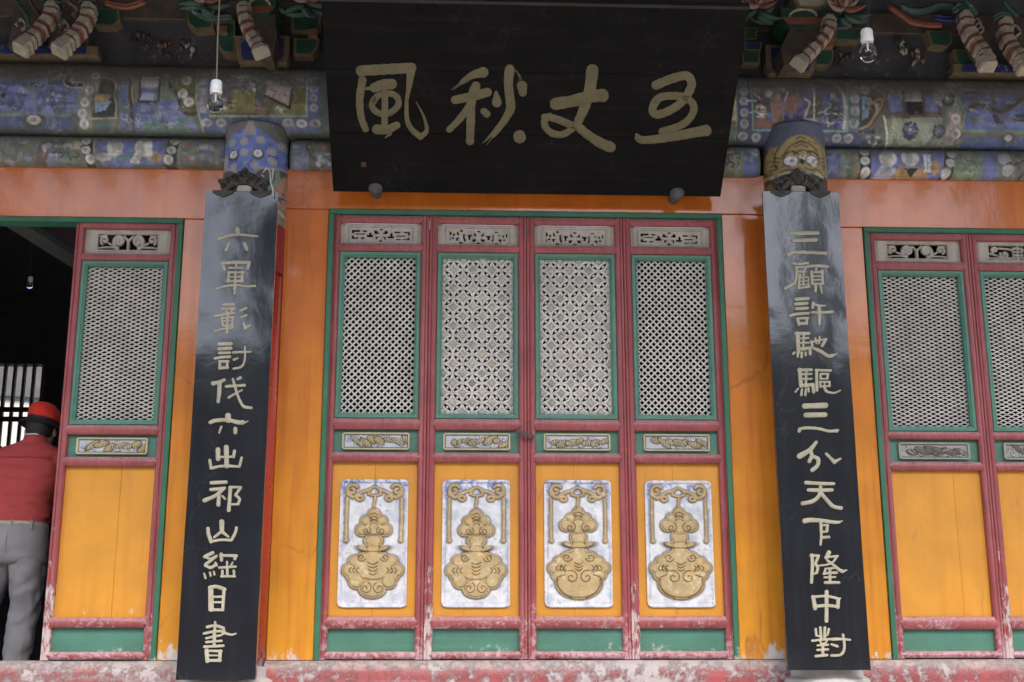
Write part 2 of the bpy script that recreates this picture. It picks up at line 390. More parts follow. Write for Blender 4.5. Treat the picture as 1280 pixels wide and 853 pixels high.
# ================================================================== ground, sill, door surrounds
SILL = 0.245
def zrow(px, py, Y=0.0): return float(at(px, py, Y)[2])
b = MB(); b.box(-60, 60, -80, -2.2, -1.4, -1.1); b.obj('courtyard_ground', 'paving', kind='structure')
b = MB(); b.box(-9, 9, -2.2, 6.0, -1.3, 0.0)
b.box(-9, 9, -2.55, -2.2, -1.3, -.37); b.box(-9, 9, -2.9, -2.55, -1.3, -.74); b.obj('porch_floor', 'stone', kind='structure')
LB = (-4.9, -1.383); CB = (-1.027, 1.762); RB = (2.118, 5.3)       # bays between the columns
def sill(x0, x1, label, seed):
    r = np.random.RandomState(seed); n = int((x1-x0)/.03)+2; xs = np.linspace(x0, x1, n)
    prof = [(.16, 0.0), (.16, .243), (-.012, .2445), (-.035, .236), (-.060, .215), (-.072, .19), (-.075, .12), (-.075, 0.0)]
    V = np.zeros((len(prof), n, 3))
    for j, (y, z) in enumerate(prof):
        jit = (r.rand(n)-.5)*(.008 if 2 < j < 6 else 0); V[j, :, 0] = xs; V[j, :, 1] = y+np.convolve(jit, [.3, .4, .3], 'same'); V[j, :, 2] = z+np.convolve(jit, [.3, .4, .3], 'same')*.7
    t = thing('threshold', label, 'threshold', (x0, 0, 0)); V[..., 0] -= x0
    me = grid_mesh('sill', V[::-1], np.ones((len(prof)-1, n-1), bool), 'sill_paint'); me.set_sharp_from_angle(angle=R(40)); link('sill', me, t)
    bb = MB(); bb.box(x0, x1, -.13, -.08, 0, .085, bv=.006); bb.obj('stone_kerb', 'stone', t)
sill(*LB, 'peeling red threshold under the open left doorway', 1)
sill(*CB, 'peeling red threshold under the four closed middle doors', 2)
sill(*RB, 'peeling red threshold under the doors at the right edge', 3)

def surround(x0, x1, ox0, ox1, oz, label):
    """orange boards between two columns round an opening ox0..ox1 whose head is at oz"""
    t = thing('door_surround', label, 'door frame', (x0, 0, SILL))
    H = 3.0
    bb = MB(); bb.box(x0, x1, 0.0, .10, oz, H, bv=.004); bb.obj('lintel_board', 'orange_paint', t)
    if ox0 > x0+.02:
        bb = MB(); bb.box(x0, ox0, .002, .10, SILL+.001, oz-.002, bv=.004); bb.obj('jamb_board', 'orange_paint', t)
    if ox1 < x1-.02:
        bb = MB(); bb.box(ox1, x1, .002, .10, SILL+.001, oz-.002, bv=.004); bb.obj('jamb_board', 'orange_paint', t)
    g_ = .030
    bb = MB()
    bb.box(ox0+.001, ox1-.001, -.012, .09, oz-g_, oz-.0025, bv=.003); bb.obj('trim_strip', 'dark_green_trim', t)
    for a, c in ((ox0+.001, ox0+g_), (ox1-g_, ox1-.001)):
        bb = MB(); bb.box(a, c, -.010, .09, SILL+.001, oz-g_-.001, bv=.003); bb.obj('trim_strip', 'dark_green_trim', t)
    return t
surround(*LB, -4.6, -1.598, 2.687, 'orange painted surround of the open doorway left of the left column')
surround(*CB, -.778, 1.495, 2.757, 'orange painted surround of the four middle doors under the big black sign')
surround(*RB, 2.323, 3.586, 2.687, 'orange painted surround right of the right column')

# ================================================================== door leaves
CACHE = {}
def cached(key, build):
    if key not in CACHE: CACHE[key] = build()
    return CACHE[key]
def rail_mesh(w, z0, z1):
    bb = MB(); h = z1-z0; zm = (z0+z1)/2; s = .045
    prof = [(z0, .034), (z0+.001, .014), (z0+.22*h, .004), (zm, .0005), (z1-.22*h, .004), (z1-.001, .014), (z1, .034)]
    def ring(x, k): return [(x, y+(1-k)*.006, zm+(z-zm)*k) for z, y in prof]
    bb.loft([ring(s-.020, .04), ring(s, 1), ring(w-s, 1), ring(w-s+.020, .04)])
    me = bb.mesh('rail', 'red_paint'); me.set_sharp_from_angle(angle=R(35)); return me
def stile_mesh(side, w, z0, z1, chipped):
    s = .046
    pr = [(0, .06), (0, .016), (.004, .011), (.012, .010), (.016, .015), (.020, .010), (.032, .006), (.040, .010), (s, .018), (s, .06)]
    if side: pr = [(w-x, y) for x, y in pr][::-1]
    bb = MB(); bb.loft([[(x, y, z0) for x, y in pr], [(x, y, z1) for x, y in pr]])
    me = bb.mesh('stile', 'red_paint_chipped' if chipped else 'red_paint'); me.set_sharp_from_angle(angle=R(25)); return me
def bars(bb, x0, x1, z0, z1, ang, pitch, wd, y, t):
    """parallel bars at angle ang, pitch measured along z, clipped to the rectangle"""
    ta = math.tan(ang); ca, sa = math.cos(ang), math.sin(ang)
    lo = min(z0-ta*x0, z0-ta*x1); hi = max(z1-ta*x0, z1-ta*x1); c = math.ceil(lo/pitch)*pitch
    while c < hi:
        xa, xb = x0, x1; za, zb = c+ta*xa, c+ta*xb
        def clip(p, q):
            (xp, zp), (xq, zq) = p, q
            for lim, sg in ((z0, 1), (z1, -1)):
                fp, fq = sg*(zp-lim), sg*(zq-lim)
                if fp < 0 and fq < 0: return None
                if fp < 0: k = fp/(fp-fq); xp, zp = xp+(xq-xp)*k, zp+(zq-zp)*k
                elif fq < 0: k = fp/(fp-fq); xq, zq = xp+(xq-xp)*k, zp+(zq-zp)*k
            return (xp, zp), (xq, zq)
        r_ = clip((xa, za), (xb, zb)); c += pitch
        if r_ is None: continue
        (xp, zp), (xq, zq) = r_
        if math.hypot(xq-xp, zq-zp) < .008: continue
        nx_, nz = -sa*wd/2, ca*wd/2
        def ring(x, z): return [(x-nx_, y+t, z-nz), (x-nx_, y+t*.3, z-nz), (x-nx_*.5, y, z-nz*.5), (x+nx_*.5, y, z+nz*.5), (x+nx_, y+t*.3, z+nz), (x+nx_, y+t, z+nz)]
        bb.loft([ring(xp, zp), ring(xq, zq)])
def lattice_diag(x0, x1, z0, z1, ang, pitch, wd):
    bb = MB(); bars(bb, x0, x1, z0, z1, ang, pitch, wd, .046, .010); bars(bb, x0, x1, z0, z1, -ang, pitch, wd, .052, .010)
    me = bb.mesh('lattice', 'lattice_paint'); return me
def lattice_coin(x0, x1, z0, z1, Rr, centres):
    bb = MB(); n = 32; w = .0062
    for q, (cx, cz) in enumerate(centres):
        yo = .046+(.0012 if q % 2 else 0)
        prof = [(-w, .012), (-w, .003), (-w*.5, 0), (w*.5, 0), (w, .003), (w, .012)]
        vs = []; fs = []
        for k in range(n):
            a = 2*math.pi*k/n; vs += [(cx+(Rr+dr)*math.cos(a), yo+y, cz+(Rr+dr)*math.sin(a)) for dr, y in prof]
        m_ = len(prof)
        for k in range(n):
            k2 = (k+1) % n; c = (cx+Rr*math.cos(2*math.pi*(k+.5)/n), cz+Rr*math.sin(2*math.pi*(k+.5)/n))
            if not (x0 < c[0] < x1 and z0 < c[1] < z1): continue
            for j in range(m_-1): fs.append((k*m_+j, k*m_+j+1, k2*m_+j+1, k2*m_+j))
        bb.add(vs, fs)
        for sx in (-1, 1):
            for sz in (-1, 1):
                px_, pz = cx+sx*Rr*.5, cz+sz*Rr*.5
                if x0 < px_ < x1 and z0 < pz < z1 and (q % 2 == 0):
                    bb.loft([[(px_+.0080*k_*math.cos(a), .046+y, pz+.0080*k_*math.sin(a)) for a in np.linspace(0, 2*math.pi, 7)[:-1]] for k_, y in ((1, .010), (1, .003), (.5, 0))])
        for dx, dz in ((1, 0), (0, 1)):      # thin cross behind every boss
            a0 = (max(cx-dx*Rr, x0), max(cz-dz*Rr, z0)); a1 = (min(cx+dx*Rr, x1), min(cz+dz*Rr, z1))
            if a0[0] > x1 or a0[1] > z1 or a1[0] < x0 or a1[1] < z0: continue
            hw = .0022
            bb.box(a0[0]-(hw if dz else 0), a1[0]+(hw if dz else 0), .054+(.001 if dz else 0), .060, a0[1]-(hw if dx else 0), a1[1]+(hw if dx else 0))
    return bb.mesh('lattice', 'lattice_paint')
def rosette_mesh(kind):
    bb = MB(); n = 16; rings = []
    for k_, y in ((1.0, .014), (1.0, .002), (.86, -.006), (.60, -.010), (.52, -.007), (.34, -.011), (.12, -.013)):
        rings.append([(.0186*k_*(1+(.10 if k_ > .55 else 0)*math.cos(8*a+kind))*math.cos(a), .046+y, .0186*k_*(1+(.10 if k_ > .55 else 0)*math.cos(8*a+kind))*math.sin(a)) for a in np.linspace(0, 2*math.pi, n+1)[:-1]])
    bb.loft(rings); me = bb.mesh('rosette', 'rosette_paint', smooth=True); me.set_sharp_from_angle(angle=R(50)); return me

# ---- openwork of the upper fret panels, drawn in the 1280 x 533 units of the panel study
FA = [(200, 145, 310, 165), (200, 165, 225, 185), (350, 147, 410, 165), (250, 192, 385, 203), (200, 220, 225, 255), (225, 240, 285, 255), (325, 240, 375, 257), (410, 205, 500, 235), (445, 180, 470, 206), (512, 150, 550, 190), (549, 175, 575, 190), (588, 127, 630, 146), (640, 175, 690, 190), (660, 150, 697, 190), (700, 225, 790, 243), (740, 183, 768, 226), (800, 160, 880, 178), (925, 160, 1010, 178), (990, 177, 1010, 205), (820, 212, 950, 222), (825, 255, 882, 268), (920, 255, 1005, 270), (985, 240, 1005, 256), (583, 274, 624, 291), (535, 228, 575, 238), (540, 236, 552, 262), (640, 228, 675, 238), (662, 236, 674, 266)]
FB = [(217, 150, 232, 195), (260, 178, 284, 198), (318, 150, 330, 176), (318, 175, 345, 195), (245, 225, 270, 245), (305, 228, 342, 245), (308, 244, 325, 270), (358, 130, 395, 150), (350, 286, 395, 302), (405, 182, 428, 245), (420, 240, 440, 272), (465, 190, 524, 212), (480, 211, 504, 252), (560, 165, 575, 190), (565, 189, 588, 208), (540, 248, 588, 262), (540, 261, 565, 278), (603, 138, 640, 158), (603, 288, 640, 304), (680, 165, 692, 190), (655, 189, 690, 208), (655, 248, 702, 262), (675, 261, 705, 278), (725, 198, 790, 215), (747, 214, 775, 252), (818, 190, 832, 262), (805, 250, 820, 278), (848, 148, 888, 163), (848, 296, 888, 308), (900, 190, 918, 208), (958, 195, 978, 215), (1010, 170, 1024, 215), (900, 245, 940, 262), (920, 261, 940, 282), (975, 240, 995, 262), (213, 235, 222, 270)]
def fret_mesh(kind, w, h):
    dx = .0026; nx = int(w/dx)+1; ny = int(h/dx)+1
    xs = np.linspace(0, w, nx); zs = np.linspace(h, 0, ny); X, Z = np.meshgrid(xs, zs)
    U = X/w; Vv = 1-Z/h
    y = np.full(X.shape, .040)
    keep = np.ones(X.shape, bool)
    if kind in 'AB':
        u = 90+U*1045; v = 68+Vv*265          # panel units of the study
        edge = np.minimum(np.minimum(u-150, 1060-u), np.minimum(v-105, 312-v))
        y = np.where(edge < 0, .036, .042)+np.where((edge > 2) & (edge < 10), .003, 0)+np.where((edge > -26) & (edge < -20), .002, 0)
        for x0, z0, x1, z1 in (FA if kind == 'A' else FB):
            cx, cz = (x0+x1)/2, (z0+z1)/2; hx, hz = (x1-x0)/2*.95, (z1-z0)/2*1.0
            keep &= ~((abs(u-cx) < hx) & (abs(v-cz) < hz))
            y = y+np.where((abs(u-cx) < hx+9) & (abs(v-cz) < hz+9), .0012, 0)
    else:
        u = U*900; v = Vv*250
        ins = np.minimum(np.minimum(u-110, 790-u), np.minimum(v-45, 205-v))
        D = np.full(X.shape, 1e9)
        if kind == 'C':
            S = [(spiral(345, 112, 62, 1.3, 2.6, 1, 8), 17), (spiral(555, 112, 62, 1.3, .55, -1, 8), 17), (spiral(180, 100, 48, 1.1, 2.2, 1, 8), 13), (spiral(720, 100, 48, 1.1, .9, -1, 8), 13),
                 ([(110, 185), (180, 172), (270, 172), (340, 195)], 9), ([(790, 185), (720, 172), (630, 172), (560, 195)], 9), ([(400, 60), (450, 110), (500, 60)], 12), ([(450, 100), (450, 205)], 14),
                 ([(225, 130), (290, 160), (340, 175)], 10), ([(675, 130), (610, 160), (560, 175)], 10), ([(120, 60), (200, 55)], 7), ([(780, 60), (700, 55)], 7)]
        else:
            S = [(spiral(190, 90, 40, 1.1, 2.2, 1, 7), 12), (spiral(710, 90, 40, 1.1, .9, -1, 7), 12), ([(400, 70), (500, 70)], 12), ([(400, 110), (500, 110)], 12), ([(400, 150), (500, 150)], 12), ([(450, 50), (450, 200)], 12),
                 (spiral(300, 140, 50, 1.1, 3.4, -1, 8), 13), (spiral(600, 140, 50, 1.1, 0, 1, 8), 13), ([(115, 180), (250, 190), (400, 180), (500, 180), (650, 190), (785, 180)], 9), ([(230, 70), (330, 75), (400, 90)], 10), ([(670, 70), (570, 75), (500, 90)], 10), ([(120, 130), (200, 150), (260, 185)], 9), ([(780, 130), (700, 150), (640, 185)], 9), ([(400, 60), (400, 180)], 8), ([(500, 60), (500, 180)], 8)]
        for pts, wd in S: D = np.minimum(D, seg_dist(u, v, pts)-wd*1.25)
        keep = (ins < 0) | (D < 0)
        y = np.where(ins < 0, .036, .048-.010*np.sqrt(np.clip(-D/16, 0, 1)))
        y = np.where((ins > -14) & (ins < 0), .033, y)
    Vx = np.stack([X, y, Z], -1)
    kc = keep[:-1, :-1] & keep[1:, :-1] & keep[:-1, 1:] & keep[1:, 1:]
    return grid_mesh('fret_carving', Vx, kc, 'cream_board', smooth=False, back=.056)

# ---- long narrow dragon panels of the middle band
def dragon_mesh(seed, w, h, grey):
    dx = .0026; nx = int(w/dx)+1; ny = int(h/dx)+1
    X, Z = np.meshgrid(np.linspace(0, w, nx), np.linspace(h, 0, ny)); u = X/w*220; v = (1-Z/h)*54
    r = random.Random(seed); S = Sheet(u, v, (150, 148, 140) if grey else (176, 178, 182), seed)
    hgt = np.zeros(X.shape)
    rim = np.minimum(np.minimum(u, 220-u), np.minimum(v, 54-v))
    gold = (184, 168, 124) if not grey else (118, 112, 98); dark = (40, 38, 36)
    wob = (vnoise(X.shape, 9, seed)-.5)*6
    for k in range(13):                                     # clouds and waves
        cx, cz = r.uniform(12, 208), r.uniform(12, 42); sp = spiral(cx, cz, r.uniform(7, 12), .9, r.uniform(0, 6), r.choice((-1, 1)), 2, 14)
        dd = seg_dist(u+wob*.6, v+wob*.4, sp)
        hgt = np.maximum(hgt, np.clip(1-dd/3.2, 0, 1)**.5*.5); S.put((4.4-dd)*.6, dark, .7); S.put((2.6-dd), (198, 200, 206) if not grey else (165, 162, 154)); 
        if r.random() < .4: S.ell(cx, cz+6, 7, 3, (92, 112, 176), .55)
    flip = -1 if seed % 2 else 1
    def bodypart(dh, ridges, ang):
        nonlocal hgt
        hgt = np.maximum(hgt, np.clip(-dh/5, 0, 1)**.5); S.put(-dh+2.4, dark, .85); S.put(-dh+.3, gold)
        c_, s__ = math.cos(ang), math.sin(ang); ph_ = (u*c_+v*s__)+wob*.8
        m_ = (np.abs((ph_ % ridges)-ridges/2) < .8) & (dh < -.6); hgt = np.where(m_, hgt*.6, hgt); S.put(m_.astype(float), (92, 74, 46), .85)
    x = 26
    while x < 196:                                          # slanting limbs, scaled backs and manes, crowded edge to edge
        ww = r.uniform(16, 50); cx, cz = x+ww/2, r.uniform(20, 34); an = flip*r.uniform(.15, .7)
        uu = (u-cx)*math.cos(an)+(v-cz)*math.sin(an); vv = -(u-cx)*math.sin(an)+(v-cz)*math.cos(an)
        bodypart((np.hypot(uu/(ww*.55), vv/r.uniform(7, 11))-1)*9+wob*.5, r.choice((4.5, 6, 7)), r.uniform(-.8, .8)); x += ww*r.uniform(.6, .95)
    for k in range(10):
        x = r.uniform(14, 206); y_ = r.uniform(10, 30); a = seg_dist(u+wob*.4, v, catm([(x, y_), (x+r.uniform(-9, 9), y_+8), (x+r.uniform(-16, 16), y_+16)], 4))
        S.put(2.8-a, dark, .6); S.put(1.5-a, gold if r.random() < .6 else (196, 198, 204), .9); hgt = np.maximum(hgt, np.clip(1-a/2.4, 0, 1)*.8)
    frame_ = rim < 6
    S.put(((rim > 5) & (rim < 8)).astype(float), (60, 56, 48), .8); S.put(frame_.astype(float), (182, 168, 132) if not grey else (150, 146, 134)); 
    y = .030-hgt*.012; y = np.where(frame_, .020, y)
    cut = (np.minimum(u, 220-u)+np.minimum(v, 54-v)) < 4
    kc = ~cut; kc = kc[:-1, :-1] & kc[1:, 1:] & kc[:-1, 1:] & kc[1:, :-1]
    return grid_mesh('dragon_carving', np.stack([X, y, Z], -1), kc, 'carving', S.C, smooth=True, back=.05)

# ---- the tall silvered panels with the gilded gourd
def gourd_meshes(kind, w, h, seed):
    dx = .0021; nx = int(w/dx)+1; ny = int(h/dx)+1
    X, Z = np.meshgrid(np.linspace(0, w, nx), np.linspace(h, 0, ny)); u = X/w*376; v = (1-Z/h)*726
    cx = 188; D = np.full(X.shape, 1e9); um = np.abs(u-cx)+cx     # mirrored coordinate for the twin lobes
    def un(dd): return np.minimum(D, dd)
    def ell(x, y_, rx, ry, U_=None): 
        U_ = u if U_ is None else U_; return (np.hypot((U_-x)/rx, (v-y_)/ry)-1)*min(rx, ry)
    wob = (vnoise(X.shape, 26, seed)-.5)*7
    if kind == 'A':
        L1 = [(cx, 205, 40, 40), (cx+42, 240, 36, 34), (cx+62, 292, 42, 40), (cx, 280, 60, 50)]
        NK = [(cx, 352, 56, 42), (cx, 392, 50, 44)]
        L2 = [(cx, 498, 120, 88), (cx, 440, 62, 40), (cx+128, 520, 44, 44), (cx+96, 470, 44, 40), (cx+50, 446, 40, 34), (cx+88, 582, 46, 46), (cx+100, 550, 50, 44), (cx, 622, 78, 60)]
    else:
        L1 = [(cx, 190, 36, 36), (cx+40, 222, 36, 34), (cx+66, 262, 42, 40), (cx, 262, 62, 54)]
        NK = [(cx, 330, 50, 52), (cx, 380, 48, 50)]
        L2 = [(cx, 480, 112, 78), (cx, 425, 60, 40), (cx+132, 506, 44, 40), (cx+104, 470, 42, 36), (cx+60, 440, 42, 32), (cx+110, 545, 46, 40), (cx, 590, 132, 96)]
    G = np.full(X.shape, 1e9); Hh = np.zeros(X.shape)
    for grp, top in ((NK, .75), (L1, 1.0), (L2, 1.0)):
        d_ = np.full(X.shape, 1e9)
        for x, y_, rx, ry in grp: d_ = np.minimum(d_, ell(x, y_, rx, ry, um))
        d_ = d_+wob*.5
        Hh = np.where(d_ < 0, np.maximum(Hh*.4, top*np.sqrt(np.clip(-d_/22, 0, 1))*(.80+.2*np.clip(-d_/90, 0, 1))), Hh); G = np.minimum(G, d_)
    rg = np.abs(ell(cx, 390 if kind == 'A' else 366, 64, 17))-6.5; rg = np.where(v > (392 if kind == 'A' else 368)-14, rg, 99)
    Hh = np.maximum(Hh, np.where(rg < 0, .95, 0)); G = np.minimum(G, rg)
    # incised scrolls and ripples
    gr = []
    if kind == 'A':
        for x, y_, r0, st in ((cx+40, 300, 26, -2.2), (cx+64, 450, 24, 2.9), (cx+36, 622, 34, -2.0)): gr.append(spiral(x, y_, r0, 1.25, st, -1, 5))
        arcs = [(cx, 205+k*18, 18, 1) for k in range(4)]+[(cx, 480+k*20, 26-k*2, -1) for k in range(4)]+[(cx+84+k*20, 522, 15, 0) for k in range(3)]
    else:
        gr += [spiral(cx+44, 276, 30, 1.2, -2.0, -1, 5), spiral(cx+64, 448, 26, 1.2, 2.9, -1, 5), spiral(cx+42, 560, 40, 1.2, -1.2, -1, 6), [(cx+80, 545), (cx+118, 560), (cx+124, 600), (cx+90, 650), (cx+40, 676)]]
        arcs = [(cx, 196+k*18, 22, 1) for k in range(3)]+[(cx, 480+k*18, 22-k*2, -1) for k in range(3)]+[(cx+80+k*20, 508, 15, 0) for k in range(3)]
    Hh = np.where((G < 0) & (np.abs(G+11) < 4), Hh-.22*(1-np.abs(G+11)/4), Hh)        # raised rim along the outline
    for x, y_, r0, k in arcs:
        if k == 0: gr.append([(x-6, y_-r0), (x+4, y_-4), (x+4, y_+6), (x-6, y_+r0)])
        else: gr.append([(x-.1, y_-k*8), (x+r0*.6, y_-k*4), (x+r0, y_+k*4)])
    GD = np.full(X.shape, 1e9)
    for p in gr: GD = np.minimum(GD, seg_dist(um, v+wob*.4, p))
    Hh = np.where(GD < 5.5, Hh-.42*(1-GD/5.5), Hh)
    # cloud scroll under the upper edge with two hanging ribbons
    CS = [(spiral(cx+125, 62, 34, 1.15, -2.6, 1, 6), 10), ([(cx+150, 60), (cx+148, 86), (cx+120, 104), (cx+84, 96)], 11), (spiral(cx+76, 104, 26, .9, -1.0, 1, 6), 9), ([(cx+100, 92), (cx+60, 70), (cx+26, 62)], 10), ([(cx, 96), (cx+34, 86), (cx+30, 58), (cx, 44)], 8), ([(cx+150, 110), (cx+152, 230), (cx+150, 352)], 10 if kind == 'A' else 9)]
    SD = np.full(X.shape, 1e9)
    for p, wd in CS: SD = np.minimum(SD, seg_dist(um, v+wob*.5, p)-wd)
    SD = np.minimum(SD, np.hypot(um-(cx+149), v-352)-14)
    hook = seg_dist(u, v, [(cx+4, 96), (cx, 130), (cx-4, 160)])-8
    SD = np.minimum(SD, hook)
    rim = np.minimum(np.minimum(u, 376-u), np.minimum(v, 726-v))
    # ---- silvered board
    S = Sheet(u, v, (210, 210, 210), seed)
    S.put(np.clip((vnoise(X.shape, 30, seed+5)-.50)*5, 0, 1), (180, 182, 188), .75)
    blue = np.clip((170-v)/150, 0, 1)*np.clip((vnoise(X.shape, 18, seed+9, 4)-.40)*6, 0, 1)*np.clip((vnoise(X.shape, 7, seed+19, 2)-.35)*4, 0, 1); S.put(blue, (84, 106, 178), .8)
    edge_b = np.clip(1-np.abs(rim-20)/7, 0, 1)*np.clip((vnoise(X.shape, 14, seed+3)-.30)*4, 0, 1)*np.clip(1.1-v/900, .25, 1); S.put(edge_b, (84, 104, 170), .75)
    st = np.clip((vnoise((ny, nx), 5, seed+21, 2)-.66)*6, 0, 1)*np.clip((vnoise(X.shape, 60, seed+22)-.4)*4, 0, 1); S.put(st, (120, 124, 136), .6)
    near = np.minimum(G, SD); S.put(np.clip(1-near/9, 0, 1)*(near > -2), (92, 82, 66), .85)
    S.put((np.abs(u-cx-6) < .8).astype(float), (110, 104, 90), .5)
    by = np.where(rim < 14, .020, .027)-np.where((rim > 14) & (rim < 17), -.002, 0)
    cr = np.hypot(np.maximum(22-np.minimum(u, 376-u), 0), np.maximum(22-np.minimum(v, 726-v), 0)) > 22
    kc = ~cr; kc = kc[:-1, :-1] & kc[1:, 1:] & kc[:-1, 1:] & kc[1:, :-1]
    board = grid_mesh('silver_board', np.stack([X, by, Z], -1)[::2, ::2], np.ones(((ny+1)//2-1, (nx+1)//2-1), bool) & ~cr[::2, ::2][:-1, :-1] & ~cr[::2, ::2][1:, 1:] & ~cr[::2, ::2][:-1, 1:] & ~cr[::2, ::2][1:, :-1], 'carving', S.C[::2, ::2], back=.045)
    # ---- gilding
    T = Sheet(u, v, (178, 156, 112), seed+40)
    T.put(np.clip((vnoise(X.shape, 34, seed+41)-.45)*4, 0, 1), (186, 156, 104), .7); T.put(np.clip((vnoise(X.shape, 12, seed+42)-.62)*6, 0, 1), (208, 190, 146), .7)
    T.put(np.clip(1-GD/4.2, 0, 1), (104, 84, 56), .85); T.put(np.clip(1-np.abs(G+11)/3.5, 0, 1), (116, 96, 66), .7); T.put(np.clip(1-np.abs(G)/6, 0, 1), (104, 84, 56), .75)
    gy = .026-.020*np.clip(Hh, 0, 1.1)
    k1 = G < 0; kc = k1[:-1, :-1] & k1[1:, 1:] & k1[:-1, 1:] & k1[1:, :-1]
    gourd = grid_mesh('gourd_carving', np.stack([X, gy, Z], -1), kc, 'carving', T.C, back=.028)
    sy_ = .026-.010*np.sqrt(np.clip(-SD/8, 0, 1)); k2 = SD < 0; kc = k2[:-1, :-1] & k2[1:, 1:] & k2[:-1, 1:] & k2[1:, :-1]
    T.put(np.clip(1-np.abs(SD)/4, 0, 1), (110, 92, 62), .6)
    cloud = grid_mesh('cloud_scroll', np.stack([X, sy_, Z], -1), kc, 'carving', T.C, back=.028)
    return board, gourd, cloud

ROSA = None
def leaf(x0, w, rows, label, lat, fret, band, relief=None, group='carved door leaves', chip=(False, False), y=0.0, rz=0.0):
    """rows: z of leaf foot, bottom rail top, mid rail lo/hi, lower band rail lo/hi, upper band rail lo/hi, fret rail lo/hi, top rail lo, leaf top"""
    z = rows; t = thing('carved_door', label, 'door', (x0, y, z[0]), group); t.rotation_euler[2] = rz
    Z = [q-z[0] for q in z]; s = .046
    key = (round(w, 4), tuple(round(q, 4) for q in Z))
    for sd in (0, 1): link('stile', cached(('st', key, sd, chip[sd]), lambda: stile_mesh(sd, w, 0, Z[-1], chip[sd])), t)
    for a, c in ((0.001, Z[1]), (Z[2], Z[3]), (Z[4], Z[5]), (Z[6], Z[7]), (Z[8], Z[9]), (Z[10], Z[11]-.001)):
        link('rail', cached(('rl', key, a), lambda: rail_mesh(w, a, c)), t)
    seams = ((.44,), (.36,), (.45,), (.62,), (.70,), (.5,))[int(abs(x0)*7) % 6]
    def panel(name, m_, za, zb, yy=.040):
        def mk():
            bb = MB()
            if zb-za < .4: bb.box(s-.004, w-s+.004, yy, .058, za-.004, zb+.004); return bb.mesh(name, m_)
            xa, xb, js = s-.004, w-s+.004, [s+(w-2*s)*q for q in seams]        # wide panel: boards glued side by side, hairline joints
            pr = [(xa, .058), (xa, yy)]
            for q, j_ in enumerate(js): pr += [(j_-.0012, yy+.0006*(q % 2)), (j_, yy+.003), (j_+.0012, yy+.0006*((q+1) % 2))]
            pr += [(xb, yy), (xb, .058)]; bb.loft([[(x, y, za-.004) for x, y in pr], [(x, y, zb+.004) for x, y in pr]]); return bb.mesh(name, m_)
        return link(name, cached((name, key, za, seams), mk), t)
    panel('skirt_panel', 'green_paint', Z[1], Z[2]); yp = panel('yellow_panel', 'yellow_paint', Z[3], Z[4]); bp = panel('green_panel', 'green_paint', Z[5], Z[6])
    # band carving
    gw = w-2*s; cw = gw*.80; ch = (Z[6]-Z[5])*.74
    dm = cached(('dragon', band), lambda: dragon_mesh(band[0], cw, ch, band[1]))
    link('dragon_carving', dm, bp, (s+(gw-cw)/2, 0, (Z[5]+Z[6])/2-ch/2))
    # green frame and lattice
    def fr():
        bb = MB(); bb.frame(s, w-s, Z[7]+.001, Z[8]-.001, [(0, .055), (0, .020), (.004, .014), (.020, .014), (.024, .020), (.030, .024), (.031, .058)])
        me = bb.mesh('lattice_frame', 'green_paint'); return me
    fo = link('lattice_frame', cached(('fr', key), fr), t)
    lx0, lx1, lz0, lz1 = s+.026, w-s-.026, Z[7]+.027, Z[8]-.027
    if lat == 'square': lm = cached(('lq', key), lambda: lattice_diag(lx0, lx1, lz0, lz1, R(45), .0378, .0088))
    elif lat == 'flat': lm = cached(('lf', key), lambda: lattice_diag(lx0, lx1, lz0, lz1, R(25.3), .0236, .0066))
    else:
        P_ = .1105; Rr = P_/2; cs = []
        for j in range(-1, 20):
            for i in range(-1, 10):
                cx = lx0+.012+i*Rr; cz = lz1-.012-j*Rr
                if (i+j) % 2 == 0 and lx0-Rr < cx < lx1+Rr and lz0-Rr < cz < lz1+Rr: cs.append((cx, cz))
        # ring order alternates height so that crossing rings are not coplanar
        cs2 = [c for c in cs if round((lz1-.012-c[1])/Rr) % 2 == 0]; cs1 = [c for c in cs if c not in cs2]; inter = []
        for k in range(max(len(cs1), len(cs2))):
            inter.append(cs2[k % len(cs2)]); inter.append(cs1[k % len(cs1)])
        seen = set(); order = []
        for q, c in enumerate(inter):
            if c not in seen: seen.add(c); order.append((c, q % 2))
        def mk():
            ev = [c for c, p in order if p == 0]; od = [c for c, p in order if p == 1]; lst = []
            n = max(len(ev), len(od))
            for k in range(n):
                lst.append(ev[k] if k < len(ev) else (99, 99)); lst.append(od[k] if k < len(od) else (99, 99))
            return lattice_coin(lx0, lx1, lz0, lz1, Rr, lst)
        lm = cached(('lc', key), mk)
        rnd = random.Random(int(x0*100))
        for cx, cz in cs:
            if lx0-.004 < cx < lx1+.004 and lz0-.004 < cz < lz1+.004:
                k = rnd.choice((0, 1)); o = link('rosette', cached(('ro', k), lambda: rosette_mesh(k)), t, (cx, rnd.uniform(-.003, .002), cz))
                o.rotation_euler[1] = rnd.uniform(0, 3); sc = rnd.uniform(.92, 1.1); o.scale = (sc, 1, sc)
    o = link('lattice', lm, t, kind='stuff')
    # fret panel
    def fb():
        bb = MB(); bb.box(s-.002, s+.026, .040, .058, Z[9]-.002, Z[10]+.002); bb.box(w-s-.026, w-s+.002, .040, .058, Z[9]-.002, Z[10]+.002)
        return bb.mesh('fret_board', 'cream_board')
    fbo = link('fret_board', cached(('fb', key), fb), t)
    link('fret_carving', cached(('fc', key, fret), lambda: fret_mesh(fret, w-2*s-.036, Z[10]-Z[9])), fbo, (s+.018, 0, Z[9]))
